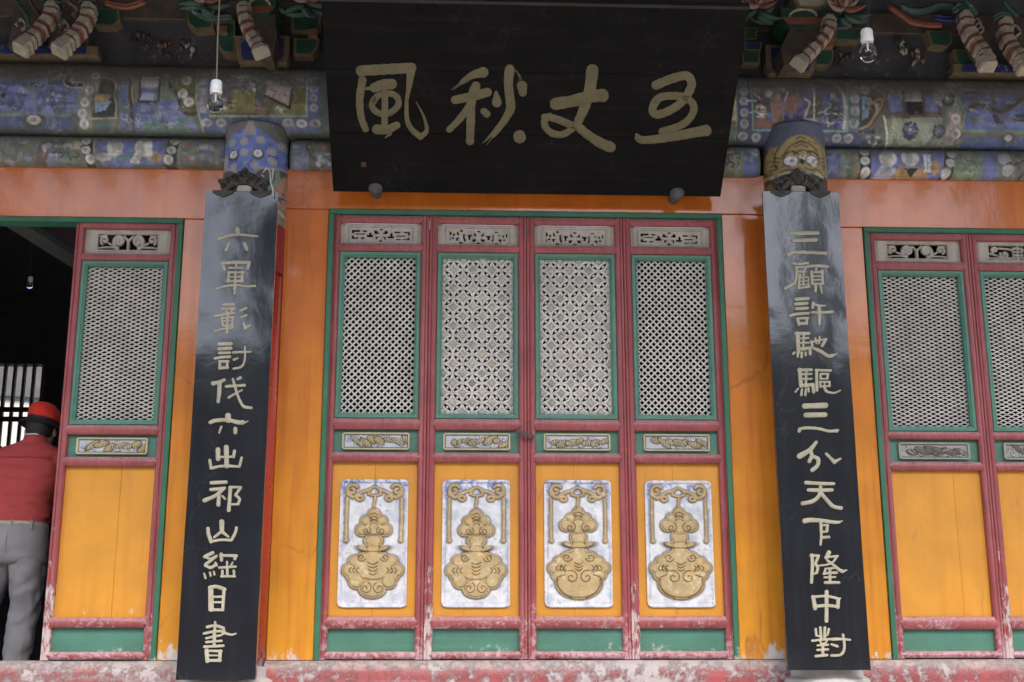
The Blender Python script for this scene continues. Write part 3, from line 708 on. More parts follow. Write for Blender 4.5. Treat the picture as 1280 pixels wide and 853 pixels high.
    if relief:
        pw, ph = .372, .686
        ms = cached(('gd', relief), lambda: gourd_meshes(relief[0], pw, ph, relief[1]))
        px_ = (w-pw)/2; pz = Z[3]+.048
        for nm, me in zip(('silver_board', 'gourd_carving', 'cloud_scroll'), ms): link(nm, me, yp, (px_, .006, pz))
    return t
rowsC = [.249, .290, .408, .472, 1.300, 1.354, 1.481, 1.543, 2.510, 2.558, 2.682, 2.729]
rowsR = [.249]+[zrow(1145, y_) for y_ in (814, 787, 771, 588, 577, 549, 539, 337, 326, 299, 290)]
W = .558; X0 = -.757
XS = [-.757, -.199, .359, .917, 1.475]
leaf(XS[0], W-.002, rowsC, 'middle door leaf nearest the left column, square lattice over a silver gourd panel', 'square', 'A', (4, False), ('A', 11), chip=(False, False))
leaf(XS[1], W-.002, rowsC, 'coin and rosette lattice door leaf left of the middle seam, flaking along its left stile', 'coin', 'B', (5, False), ('A', 23), chip=(True, False))
leaf(XS[2], W-.002, rowsC, 'coin and rosette lattice door leaf right of the middle seam and its wire tie', 'coin', 'B', (9, False), ('B', 37), chip=(False, False))
leaf(XS[3], W-.002, rowsC, 'middle door leaf nearest the right column, square lattice over a silver gourd panel', 'square', 'A', (10, False), ('B', 51), chip=(True, False))
leaf(2.352, .600, rowsR, 'plain yellow door leaf with flat diamond lattice beside the right column', 'flat', 'C', (6, True), None, chip=(False, False))
leaf(2.954, .600, rowsR, 'plain yellow door leaf cut by the right edge of the picture', 'flat', 'D', (8, True), None, chip=(True, False))
rowsL = [.249]+[zrow(150, y_) for y_ in (815, 785, 772, 583, 571, 543, 531, 325, 316, 285, 276)]
leaf(-2.205, .576, rowsL, 'plain yellow door leaf beside the open doorway behind the man in red', 'flat', 'C', (7, False), None, chip=(True, False))
# wire tie that holds the two middle leaves
t = thing('wire_tie', 'twisted grey wire tying the two middle door leaves together', 'wire', tuple(at(656, 543, -.01)))
bb = MB(); c0 = at(656, 543, -.012); rnd = random.Random(3)
for k in range(4):
    pts = [c0+np.array([-.045+.09*q/9+rnd.uniform(-.003, .003), -.012*math.sin(q/9*math.pi)-.004, .016-.034*q/9+.008*math.sin(q*1.5+k*1.6)]) for q in range(10)]
    bb.tube(pts, .0035, 6)
bb.obj('wire', 'iron', t, smooth=True)
for s_ in (-1, 1): bb = MB(); bb.tube([c0+np.array([s_*.046, -.006, .010*-s_]), c0+np.array([s_*.046, .03, .010*-s_])], .007, 8); bb.obj('staple', 'iron', t)

# ================================================================== columns with painted capitals
def column(cx, pc, seed, kind, label):
    t = thing('column', label, 'column', (cx, 0, 0))
    Rc = .178; zt = float(at(pc, 152, -Rc)[2])
    bb = MB(); bb.lathe(cx, 0, [(Rc, .20), (Rc, zt-.85)], 40); bb.obj('shaft', 'column_red', t, smooth=True)
    bb = MB(); bb.lathe(cx, 0, [(.235, 0), (.250, .03), (.252, .10), (.238, .150), (.21, .165), (.205, .212), (.19, .218)], 40); bb.obj('plinth', 'whitewash', t, auto=40)
    # capital: a sheet of paint wrapped round the top; photo-sized units across the face
    na, nz = 150, 130; th = np.linspace(-R(115), R(115), na); yy = np.linspace(151, 330, nz)
    zz = np.interp(yy, [151, 330], [zt, zt-.86]); TH, YY = np.meshgrid(th, yy)
    U = pc+38.5*np.where(np.abs(TH) < R(89), np.sin(TH), np.sign(TH)*(1+(np.abs(TH)-R(90))*.9)); ZZ = np.repeat(zz[:, None], na, 1)
    # painted grid in even units so that brush shapes stay round
    if kind == 'blue':
        S = Sheet(U, YY, (104, 128, 208), seed)
        S.speckle(pc-40, 160, pc+40, 225, [(78, 98, 182), (124, 146, 214), (98, 116, 190)], 120, (1.5, 6), 1)
        S.poly([(pc-60, 140), (pc+60, 140), (pc+60, 180), (pc+30, 176), (pc+18, 166), (pc+6, 160), (pc-8, 160), (pc-26, 164), (pc-40, 178), (pc-60, 180)], (126, 124, 118))
        S.poly([(pc-10, 168), (pc-6, 150), (pc+1, 150), (pc+4, 168)], (172, 160, 156))
        for x, y in ((-25, 175), (-9, 176), (10, 174), (-33, 193), (23, 186), (-9, 190), (24, 198), (-34, 201), (5, 206), (-22, 207), (34, 176)):
            S.ell(pc+x, y, 4.9, 4.7, (186, 180, 176)); S.ell(pc+x, y, 3.4, 3.2, (166, 150, 150)); S.ell(pc+x, y, 1.3, 1.3, (206, 200, 190))
        for x, y in ((-22, 191), (8, 191)):
            S.ell(pc+x, y+1, 7.5, 6.5, (70, 76, 70)); S.ell(pc+x, y, 5, 4.6, (232, 230, 226)); S.ell(pc+x, y, 2.4, 2.4, (190, 186, 176))
        S.poly([(pc-60, 206), (pc-26, 209), (pc-4, 226), (pc+12, 210), (pc+24, 208), (pc+60, 200), (pc+60, 400), (pc-60, 400)], (92, 86, 92))
        S.line([(pc-40, 206), (pc-24, 208), (pc-4, 224), (pc+12, 209), (pc+26, 207), (pc+40, 202)], 2.4, (188, 160, 138))
        S.line(catm([(pc+30, 208), (pc+30, 222), (pc+18, 236), (pc+6, 244)]), 5, (110, 158, 138)); S.line(catm([(pc+25, 208), (pc+24, 222), (pc+12, 233)]), 1.6, (214, 212, 200))
        S.poly([(pc+26, 230), (pc+40, 206), (pc+44, 250), (pc+34, 256)], (176, 132, 108)); S.poly([(pc+30, 250), (pc+44, 246), (pc+44, 300), (pc+28, 272)], (140, 116, 96))
        S.scribble(pc+10, 236, pc+40, 262, [(150, 160, 140), (200, 190, 170), (60, 60, 60), (170, 110, 90)], 18, 2.0, 4)
        S.poly([(pc-60, 264), (pc+20, 268), (pc+60, 264), (pc+60, 274), (pc-60, 274)], (120, 140, 108))
    else:
        S = Sheet(U, YY, (176, 154, 92), seed)
        for k in range(9):
            rx, ry = 11+k*4.6, 9+k*5.2
            S.line([(pc+rx*math.cos(a)*1.05, 197-ry*math.sin(a)) for a in np.linspace(-.35, math.pi+.35, 40)], 2.0, (84, 70, 54) if k % 2 == 0 else (198, 158, 78), .9)
        S.poly([(pc-60, 140), (pc+60, 140), (pc+60, 190), (pc+30, 180), (pc+18, 170), (pc, 168), (pc-16, 172), (pc-24, 180), (pc-38, 180), (pc-60, 186)], (96, 100, 128))
        for x in (-14, 12):
            S.ell(pc+x, 201, 9.5, 7.5, (120, 90, 52)); S.ell(pc+x, 200.5, 7.4, 5.6, (228, 226, 230)); S.ell(pc+x+2, 204, 4.4, 4.2, (214, 212, 216))
        for s_ in (-1, 1):
            S.line(catm([(pc-1+s_*4, 193), (pc-1+s_*12, 189), (pc-1+s_*22, 193)]), 2.2, (58, 48, 38)); S.line(catm([(pc-1+s_*3, 210), (pc-1+s_*9, 213), (pc-1+s_*18, 211), (pc-1+s_*26, 214)]), 1.6, (70, 58, 44))
            for k in range(5): S.line([(pc-1+s_*(22+k*2.6), 196+k*4), (pc-1+s_*(30+k*1.6), 193+k*4.6)], 1.4, (64, 54, 42))
        for k in range(3): S.line(catm([(pc-9+k*1.5, 184-k*5), (pc-1, 181-k*5), (pc+7-k*1.5, 184-k*5)]), 1.6, (66, 54, 40))
        S.ell(pc-14+1, 201, 2.0, 1.8, (150, 150, 156)); S.ell(pc+12+1, 201, 2.0, 1.8, (150, 150, 156)); S.speckle(pc-36, 176, pc+34, 214, [(186, 164, 104), (112, 92, 58), (96, 96, 84)], 70, (.9, 2.4), 6)
        S.ell(pc-1, 202, 3.4, 4.0, (40, 50, 36)); S.line([(pc-4, 196), (pc+2, 200), (pc+4, 192)], 1.4, (220, 210, 190))
        S.poly([(pc-60, 216), (pc-24, 217), (pc-8, 220), (pc+12, 218), (pc+60, 214), (pc+60, 420), (pc-60, 420)], (78, 74, 66))
        S.line([(pc-34, 217), (pc-20, 215), (pc-12, 218)], 3, (206, 190, 160)); S.line([(pc+16, 217), (pc+26, 219)], 3, (206, 196, 176))
        S.scribble(pc-36, 220, pc+36, 250, [(60, 78, 110), (180, 180, 168), (104, 92, 76), (64, 84, 66)], 40, 2.0, 5)
        S.poly([(pc-60, 224), (pc-32, 224), (pc-28, 262), (pc-34, 290), (pc-60, 290)], (138, 108, 78)); S.scribble(pc-40, 226, pc-28, 290, [(96, 92, 78), (160, 140, 110), (70, 66, 60)], 20, 2, 8)
        S.poly([(pc-60, 284), (pc+60, 284), (pc+60, 292), (pc-60, 292)], (96, 120, 92))
    lim = 268 if kind == 'blue' else 288
    lum = S.C.mean(-1, keepdims=True); S.C = (S.C*.80+lum*.20)*.98
    S.poly([(pc-90, lim+5), (pc+90, lim+5), (pc+90, 500), (pc-90, 500)], (138, 38, 34))
    bulge = Rc+.004; V = np.stack([cx+bulge*np.sin(TH), -bulge*np.cos(TH), ZZ], -1)
    # rounded upper lip
    lip = []
    for k, (dr, dz) in enumerate(((-.05, .020), (-.022, .016), (-.006, .008))):
        lip.append(np.stack([cx+(bulge+dr)*np.sin(TH[0]), -(bulge+dr)*np.cos(TH[0]), ZZ[0]+dz], -1))
    V = np.concatenate([np.stack(lip), V]); PC = np.concatenate([np.repeat(S.C[:1], 3, 0), S.C]); V[..., 0] -= cx
    me = grid_mesh('capital', V, np.ones((V.shape[0]-1, na-1), bool), 'capital_mural', PC); link('capital', me, t)
    bb = MB(); bb.lathe(cx, 0, [(Rc-.002, zt-.84), (Rc-.002, zt), (Rc-.045, zt+.021), (.01, zt+.021)], 40); bb.obj('capital_core', 'bracket_brown', t, auto=50)
    return t
column(-1.205, 321.5, 3, 'blue', 'left red column with a blue white-ringed painted capital')
column(1.940, 992.0, 7, 'tiger', 'right red column with a tiger face painted on its capital')

# ================================================================== painted beams
def top_y(x): return 72+.0180*x
def beam(name, label, u0, u1, ya, yb, zt, zb, depth, painter, seed, round_ends=(False, False)):
    """ya, yb: functions of photo x for the upper and lower edges; the profile is a full round front"""
    nx = int((u1-u0)*1.0)+1; nz = max(int((yb(640)-ya(640))*1.0), 30)
    us = np.linspace(u0, u1, nx); ph = np.linspace(-math.pi/2, math.pi/2, nz)
    zc, h = (zt+zb)/2, (zt-zb)/2
    xs = np.array([at(u, (ya(u)+yb(u))/2, -depth)[0] for u in us])
    fz = np.sign(np.sin(ph))*np.abs(np.sin(ph))**.85; fy = np.cos(ph)**.7
    V = np.zeros((nz, nx, 3)); V[..., 0] = xs[None]; V[..., 1] = -(depth*fy)[:, None]; V[..., 2] = (zc-h*fz)[:, None]
    V[..., 1] += .02
    for e, s_ in ((0, 1), (1, -1)):
        if round_ends[e]:
            dd = np.abs(xs-xs[0 if e == 0 else -1]); k = np.sqrt(np.clip(1-(1-np.clip(dd/.05, 0, 1))**2, 0, 1))
            V[..., 1] = .02+(V[..., 1]-.02)*(.55+.45*k)[None]; V[..., 2] = zc+(V[..., 2]-zc)*(.90+.10*k)[None]
    U = np.repeat(us[None], nz, 0); YA = np.array([ya(u) for u in us]); YB = np.array([yb(u) for u in us])
    Y = YA[None]+(YB-YA)[None]*((fz+1)/2)[:, None]
    S = Sheet(U, Y, (110, 112, 92), seed); painter(S)
    lum = S.C.mean(-1, keepdims=True); S.C = (S.C*.60+lum*.40)*1.18       # old, faded and dusty paint
    g1, g2, g3 = vnoise(U.shape, 3.2, seed+60, 2), vnoise(U.shape, 9, seed+61, 3), vnoise(U.shape, 24, seed+62, 3)
    S.C = S.C*(.82+.36*g1)[..., None]; S.C = S.C+(np.array([.11, .105, .085])-S.C)*(np.clip((g2-.52)*4, 0, .7)*.7)[..., None]; S.C = S.C+(np.array([.30, .30, .30])-S.C)*(np.clip((g1*g3-.40)*6, 0, .45))[..., None]
    org = np.array([xs[0], 0, zc]); V -= org
    t = thing(name, label, 'beam', tuple(org)); me = grid_mesh('painted_face', V, np.ones((nz-1, nx-1), bool), 'mural', S.C); link('painted_face', me, t)
    bb = MB(); bb.box(xs[0]+.002, xs[-1]-.002, .018, .16, zb+.002, zt-.002); bb.obj('timber', 'eave_wood', t)
    return t
BL, DB, GR, OL, BR, WH, GY = (92, 106, 162), (64, 78, 130), (112, 138, 110), (112, 108, 44), (96, 66, 50), (206, 204, 198), (140, 140, 128)
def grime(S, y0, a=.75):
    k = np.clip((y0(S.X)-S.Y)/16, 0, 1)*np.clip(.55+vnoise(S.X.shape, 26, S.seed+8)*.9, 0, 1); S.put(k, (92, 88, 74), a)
def paint_upper(S):
    n = vnoise(S.X.shape, 20, 91); S.put(np.clip((n-.45)*4, 0, 1), (96, 104, 84), .8)
    # ---- left lake
    S.poly([(-210, 96), (60, 100), (95, 98), (104, 110), (98, 121), (93, 135), (88, 145), (-210, 143)], BL); S.speckle(-200, 104, 95, 142, [(74, 92, 176), (104, 122, 198), DB], 160, (4, 12), 3)
    S.poly([(-210, 149), (88, 149), (96, 158), (92, 163), (-210, 160)], (58, 84, 148)); S.line([(-210, 145), (86, 147), (93, 138), (97, 124), (104, 112), (112, 96)], 3.2, GR)
    S.ell(42, 153, 15, 7, (74, 74, 70)); S.ell(41, 152, 9, 5, (176, 172, 170)); S.ell(41, 152, 4, 2.4, (140, 130, 128))
    S.line(catm([(70, 94), (84, 92), (80, 104), (86, 109), (98, 110)]), 9, (196, 192, 180)); S.line(catm([(66, 94), (84, 90), (80, 104), (86, 109), (99, 110)]), 6, (48, 48, 46))
    S.ell(38, 110, 16, 4, (66, 66, 74), .8); S.line([(4, 95), (22, 94)], 3, (140, 92, 66)); S.ell(2, 123, 4, 3, (40, 40, 42)); S.speckle(40, 125, 90, 132, [(200, 206, 216)], 8, (1, 2.4), 2)
    S.line([(2, 84), (30, 100), (44, 88)], 3, (110, 96, 76), .6)
    S.poly([(106, 88), (122, 88), (120, 110), (112, 134), (114, 166), (94, 166), (99, 150), (96, 128), (104, 112)], (132, 136, 108))
    for x, y in ((115, 97), (110, 116), (105, 132), (102, 145), (104, 156)): S.ell(x, y, 5.6, 5.6, (196, 192, 186)); S.ell(x, y, 2.6, 2.6, (156, 150, 148))
    S.poly([(124, 98), (136, 101), (143, 112), (142, 120), (144, 134), (143, 150), (115, 150), (117, 130), (121, 112)], (62, 60, 50)); S.poly([(118, 122), (137, 122), (134, 131), (116, 131)], (196, 150, 66)); S.poly([(117, 132), (139, 130), (132, 142), (118, 144)], (104, 158, 206))
    S.line(catm([(124, 99), (138, 103), (143, 114), (141, 122), (145, 134), (144, 150)]), 2, (178, 150, 122)); S.line([(114, 151), (145, 150)], 1.8, (170, 160, 130))
    S.poly([(146, 106), (157, 104), (160, 130), (163, 162), (150, 164), (148, 130)], (92, 110, 170)); S.ell(152, 138, 4, 6, (84, 140, 128)); S.ell(130, 158, 10, 5, (74, 112, 110))
    S.line(catm([(150, 93), (159, 102), (161, 122), (165, 145), (165, 166)]), 2.6, (88, 64, 58)); S.line(catm([(154, 93), (162, 102), (164, 122), (168, 145)]), 1.4, (160, 140, 130))
    S.poly([(164, 96), (212, 97), (216, 130), (168, 132)], (118, 138, 104)); S.poly([(167, 131), (218, 128), (240, 150), (246, 165), (168, 165)], (94, 112, 180)); S.speckle(170, 134, 238, 160, [(80, 98, 176), (118, 134, 196)], 30, (4, 9), 5); S.speckle(182, 152, 240, 164, [(96, 142, 108)], 22, (3, 8), 6)
    S.rect(171, 95, 199, 132, (92, 66, 58)); S.rect(174, 98, 196, 129, (182, 178, 176)); S.rect(174, 113, 196, 121, (88, 104, 170)); S.rect(174, 121, 196, 129, (150, 160, 196)); S.line([(174, 112), (196, 112)], 1.4, (150, 130, 130))
    S.ell(230, 106, 22, 19, (88, 62, 46)); S.ell(231, 106, 19, 16.5, OL); S.ell(238, 134, 16, 14, (88, 62, 46)); S.ell(238, 133, 13, 11, OL)
    for x, y in ((230, 103), (227, 121), (235, 131)): S.ell(x, y, 6.4, 6, (208, 204, 194)); S.ell(x, y, 2.6, 2.4, (176, 172, 160))
    S.poly([(243, 80), (262, 80), (262, 150), (404, 150), (404, 165), (252, 165), (246, 132)], (84, 104, 166)); S.line([(243, 80), (244, 128), (253, 164)], 2.6, (150, 176, 140)); S.line([(261, 80), (262, 147)], 1.6, (140, 160, 130))
    for x, y in ((251, 92), (251, 105), (251, 118), (252, 130), (253, 140)): S.poly([(x-6, y-5), (x+6, y-5), (x+6, y+5), (x-6, y+5)], (150, 150, 166)); S.ell(x, y, 4, 4, (172, 170, 178))
    for x, y in ((258, 155), (276, 155), (360, 155), (377, 156), (394, 156)): S.ell(x, y, 7, 4.4, (190, 186, 176)); S.ell(x, y, 3, 2, (140, 136, 140))
    # ---- banquet scene above the left column
    S.poly([(263, 80), (382, 80), (382, 147), (263, 147)], (112, 118, 132)); S.poly([(263, 120), (300, 112), (340, 118), (382, 112), (382, 147), (263, 147)], OL); S.poly([(282, 118), (318, 118), (318, 144), (276, 144)], (150, 140, 44)); S.poly([(340, 136), (382, 132), (382, 147), (336, 147)], (144, 140, 50))
    S.poly([(322, 84), (378, 84), (380, 104), (340, 106), (322, 98)], (132, 112, 96)); S.line([(328, 86), (350, 92), (378, 90)], 3, (168, 120, 84)); S.line([(356, 92), (376, 102)], 4, (186, 176, 164)); S.poly([(352, 84), (372, 84), (376, 96), (356, 98)], (140, 138, 150))
    S.speckle(292, 94, 318, 118, [(206, 200, 190), (150, 146, 150), (88, 96, 140), (172, 150, 130)], 40, (1.6, 3.6), 8); S.speckle(266, 112, 292, 142, [(74, 88, 156), (190, 190, 186), (60, 60, 74)], 34, (1.8, 4.6), 9)
    S.scribble(296, 94, 318, 120, [(220, 216, 206), (70, 70, 84)], 16, 1.5, 3)
    S.poly([(318, 108), (330, 106), (334, 140), (320, 146)], (98, 100, 104)); S.speckle(318, 138, 334, 146, [(200, 130, 50), (180, 96, 40)], 8, (2, 4), 10)
    S.poly([(331, 122), (335, 107), (364, 114), (362, 138)], (184, 160, 150)); S.line([(331, 123), (362, 138), (364, 114)], 3, (42, 38, 40)); S.line([(336, 114), (345, 118), (340, 126)], 1.4, (90, 90, 130)); S.ell(334, 104, 5, 3, (206, 180, 160)); S.speckle(340, 136, 352, 144, [(210, 206, 200)], 7, (1.5, 3), 11)
    S.line([(382, 84), (383, 148), (262, 148)], 2.2, (156, 184, 160)); S.poly([(384, 80), (398, 80), (400, 150), (384, 150)], (86, 104, 168))
    for x, y in ((390, 90), (390, 102), (391, 114), (391, 126), (392, 138)): S.ell(x, y, 5, 5, (168, 166, 176)); S.ell(x, y, 2.4, 2.4, (136, 134, 150))
    S.poly([(400, 80), (416, 80), (416, 165), (402, 165)], (96, 120, 104))
    S.speckle(416, 80, 905, 165, [BL, GR, GY, (150, 120, 90), DB], 330, (5, 14), 12)
    # ---- right of the black sign
    S.poly([(905, 84), (925, 86), (923, 172), (905, 172)], (104, 124, 112)); S.poly([(917, 124), (925, 124), (922, 152), (913, 152)], (206, 186, 110)); S.line([(912, 155), (922, 155)], 3, (150, 84, 70))
    S.poly([(924, 86), (940, 86), (941, 178), (922, 178)], DB); S.line([(924, 86), (921, 172)], 1.6, (120, 160, 120)); S.poly([(924, 164), (1080, 166), (1080, 180), (922, 178)], DB)
    for x, y in ((932, 93), (932, 104), (932, 116), (931, 129), (931, 143), (931, 156)): S.ell(x, y, 5.4, 5.6, (178, 176, 182)); S.ell(x, y, 3, 3, (150, 148, 164))
    for x, y in ((930, 169), (947, 170), (1048, 171), (1063, 171)): S.ell(x, y, 6, 4.2, (176, 172, 168)); S.ell(x, y, 3, 2, (130, 128, 150))
    S.poly([(942, 92), (1062, 94), (1062, 164), (942, 163)], (92, 92, 104)); S.poly([(1000, 112), (1056, 112), (1056, 162), (944, 162), (944, 150), (985, 140)], (68, 84, 166)); S.speckle(948, 140, 1056, 160, [(60, 76, 160), (110, 126, 190), (76, 70, 120)], 60, (3, 8), 13)
    S.poly([(944, 112), (954, 112), (954, 119), (944, 119)], (190, 146, 70)); S.poly([(966, 111), (986, 110), (984, 118), (968, 120)], (118, 136, 84)); S.ell(954, 141, 6, 10, (176, 128, 60)); S.scribble(946, 124, 962, 152, [(226, 222, 214), (60, 50, 44)], 10, 1.6, 5)
    S.poly([(963, 126), (976, 118), (982, 138), (979, 155), (966, 155)], (170, 124, 104)); S.ell(963, 119, 5, 5, (190, 190, 190)); S.poly([(984, 122), (1002, 120), (1004, 134), (990, 147), (982, 142)], (160, 104, 88)); S.line([(982, 130), (988, 116)], 1.6, (214, 210, 200)); S.poly([(946, 150), (985, 156), (985, 161), (944, 160)], (150, 96, 72))
    S.poly([(1008, 150), (1010, 132), (1020, 118), (1030, 122), (1028, 148), (1014, 154)], (104, 92, 72)); S.line([(1018, 150), (1021, 116)], 2, (226, 222, 214)); S.line([(1008, 126), (1014, 130), (1006, 150), (1022, 152)], 2.2, (222, 218, 206)); S.ell(1020, 113, 3, 3, (180, 176, 170))
    S.poly([(1036, 134), (1048, 128), (1052, 152), (1034, 156)], (84, 86, 80)); S.ell(1044, 122, 3.4, 3.4, (214, 200, 180)); S.scribble(1034, 134, 1052, 156, [(200, 200, 190), (40, 44, 50)], 12, 1.5, 9)
    S.line(catm([(1034, 100), (1048, 106), (1057, 120), (1058, 140), (1056, 160)]), 5, (190, 184, 172)); S.line(catm([(1024, 102), (1044, 112), (1052, 124)]), 4, (112, 76, 66))
    S.line([(941, 92), (942, 163), (1060, 164), (1064, 94)], 2, (130, 176, 130)); S.poly([(1064, 92), (1078, 94), (1074, 166), (1061, 164)], (96, 118, 130))
    for x, y in ((1070, 100), (1071, 112), (1071, 126), (1070, 141), (1068, 155)): S.ell(x, y, 5.8, 6, (166, 166, 170)); S.ell(x, y, 3, 3, (140, 140, 156))
    S.poly([(1078, 110), (1092, 108), (1107, 120), (1105, 140), (1090, 158), (1074, 166), (1077, 130)], (76, 72, 62)); S.ell(1085, 113, 7, 6, (176, 176, 174)); S.poly([(1080, 122), (1090, 124), (1086, 148), (1078, 152)], (96, 156, 192)); S.poly([(1088, 126), (1092, 124), (1090, 136), (1084, 146)], (206, 140, 90))
    S.line(catm([(1092, 150), (1102, 138), (1104, 126), (1094, 130), (1098, 138), (1088, 156), (1076, 162)]), 2.6, (190, 146, 88)); S.line(catm([(1084, 106), (1098, 110), (1109, 122), (1107, 142), (1092, 160), (1074, 168)]), 1.8, (140, 92, 78))
    S.speckle(1078, 162, 1104, 176, [(190, 196, 180), (40, 44, 60), DB], 26, (2, 4.4), 15)
    S.rect(1110, 115, 1132, 145, (102, 74, 66)); S.rect(1113, 118, 1130, 142, (88, 104, 176)); S.rect(1157, 115, 1178, 145, (102, 74, 66)); S.rect(1158, 118, 1174, 142, (88, 104, 176)); S.rect(1130, 111, 1158, 149, (94, 58, 50)); S.rect(1134, 114, 1155, 128, (150, 150, 152)); S.line([(1134, 128), (1155, 128)], 2, (180, 180, 180)); S.rect(1134, 130, 1155, 145, (30, 30, 34))
    S.poly([(1105, 149), (1184, 149), (1172, 160), (1160, 178), (1112, 178)], (152, 160, 128)); S.line([(1106, 146), (1184, 148)], 2, (120, 84, 66)); S.line([(1106, 148), (1112, 178)], 2, (210, 205, 190))
    def flower(x, y, r_, c=(74, 92, 168)):
        for k in range(8): S.ell(x+r_*.68*math.cos(k*math.pi/4), y+r_*.68*math.sin(k*math.pi/4), r_*.36, r_*.36, (52, 60, 84))
        S.ell(x, y, r_*.5, r_*.5, c); S.ell(x, y, r_*.18, r_*.18, (206, 196, 120))
    flower(1139, 163, 10); S.poly([(1184, 108), (1204, 108), (1200, 120), (1206, 140), (1200, 162), (1184, 176), (1168, 176), (1176, 160), (1184, 148)], (112, 138, 104)); flower(1187, 125, 11, (96, 120, 104)); flower(1175, 164, 8)
    S.poly([(1186, 142), (1203, 142), (1203, 160), (1194, 176), (1182, 178)], (168, 134, 122)); [(S.ell(x, y, 6, 5.4, (204, 200, 190)), S.ell(x, y, 3, 2.6, (160, 150, 146))) for x, y in ((1196, 150), (1196, 167), (1194, 106))]
    S.poly([(1208, 112), (1500, 116), (1500, 166), (1206, 163), (1210, 145), (1202, 124)], (82, 100, 178)); S.speckle(1212, 116, 1490, 160, [(72, 90, 170), (98, 116, 190), DB], 120, (5, 12), 17); S.line([(1210, 104), (1201, 122), (1208, 142), (1203, 164), (1500, 168)], 3, (112, 160, 116)); S.poly([(1208, 170), (1500, 174), (1500, 184), (1204, 182)], (58, 84, 146))
    S.line(catm([(1213, 138), (1226, 132), (1240, 137), (1254, 141), (1268, 134), (1284, 124), (1300, 130)]), 8, (104, 84, 72)); S.line(catm([(1242, 137), (1247, 122), (1240, 108), (1230, 102)]), 6, (104, 90, 72)); S.line(catm([(1213, 138), (1226, 132), (1240, 137), (1254, 141), (1268, 134), (1284, 124)]), 3, (74, 62, 54)); S.line([(1211, 138), (1222, 141)], 1.6, (214, 208, 190))
    S.ell(1219, 118, 11, 2.6, (60, 56, 58)); S.ell(1223, 151, 8, 4, (130, 140, 136)); S.poly([(1240, 143), (1248, 146), (1256, 156), (1246, 156)], (80, 64, 60)); S.ell(1278, 149, 14, 4.6, (70, 66, 62)); S.ell(1259, 105, 3.4, 3, (206, 204, 190)); S.ell(1262, 171, 9, 5, (72, 80, 84)); S.ell(1262, 171, 5, 3, (190, 190, 186))
    r_ = random.Random(77)
    def waves(x0, x1, y0, y1, n):
        for _ in range(n):
            x, y, w_ = r_.uniform(x0, x1), r_.uniform(y0, y1), r_.uniform(3.5, 6.5)
            S.line(catm([(x-w_, y+1.2), (x-w_*.4, y-1.6), (x+w_*.2, y+.8), (x+w_, y-.6)], 3), 1.0, r_.choice([(176, 184, 204), (58, 68, 112), (150, 160, 190)]), .75)
    waves(-200, 88, 108, 141, 110); waves(172, 236, 134, 160, 26); waves(1000, 1054, 116, 160, 20); waves(1214, 1480, 116, 160, 80); waves(945, 985, 104, 118, 8)
    def curls(x0, x1, y0, y1, n, cols):
        for _ in range(n):
            x, y = r_.uniform(x0, x1), r_.uniform(y0, y1); S.line(spiral(x, y, r_.uniform(3, 5.5), .9, r_.uniform(0, 6), r_.choice((-1, 1)), 1, 10), 1.1, r_.choice(cols), .85)
    curls(146, 170, 92, 160, 10, [(196, 190, 170), (70, 66, 60)]); curls(172, 212, 138, 160, 7, [(160, 184, 160)]); curls(1108, 1180, 150, 174, 12, [(96, 116, 84), (190, 192, 160)]); curls(1160, 1204, 108, 170, 10, [(78, 98, 72), (190, 192, 160)]); curls(906, 924, 90, 120, 5, [(160, 170, 150)]); curls(1080, 1102, 112, 160, 8, [(200, 180, 140), (50, 48, 44)]); curls(216, 244, 96, 144, 6, [(150, 144, 70)])
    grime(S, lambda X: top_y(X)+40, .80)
    S.put(np.clip((S.Y-top_y(S.X)-84)/5, 0, 1), (70, 82, 62), .7)
zt_, zb_ = 3.615, 3.172
beam('painted_beam', 'thick upper beam painted with lakes, dragons and court scenes above both columns', -220, 1500, top_y, lambda u: 165+.0125*u, zt_, zb_, .140, paint_upper, 5)
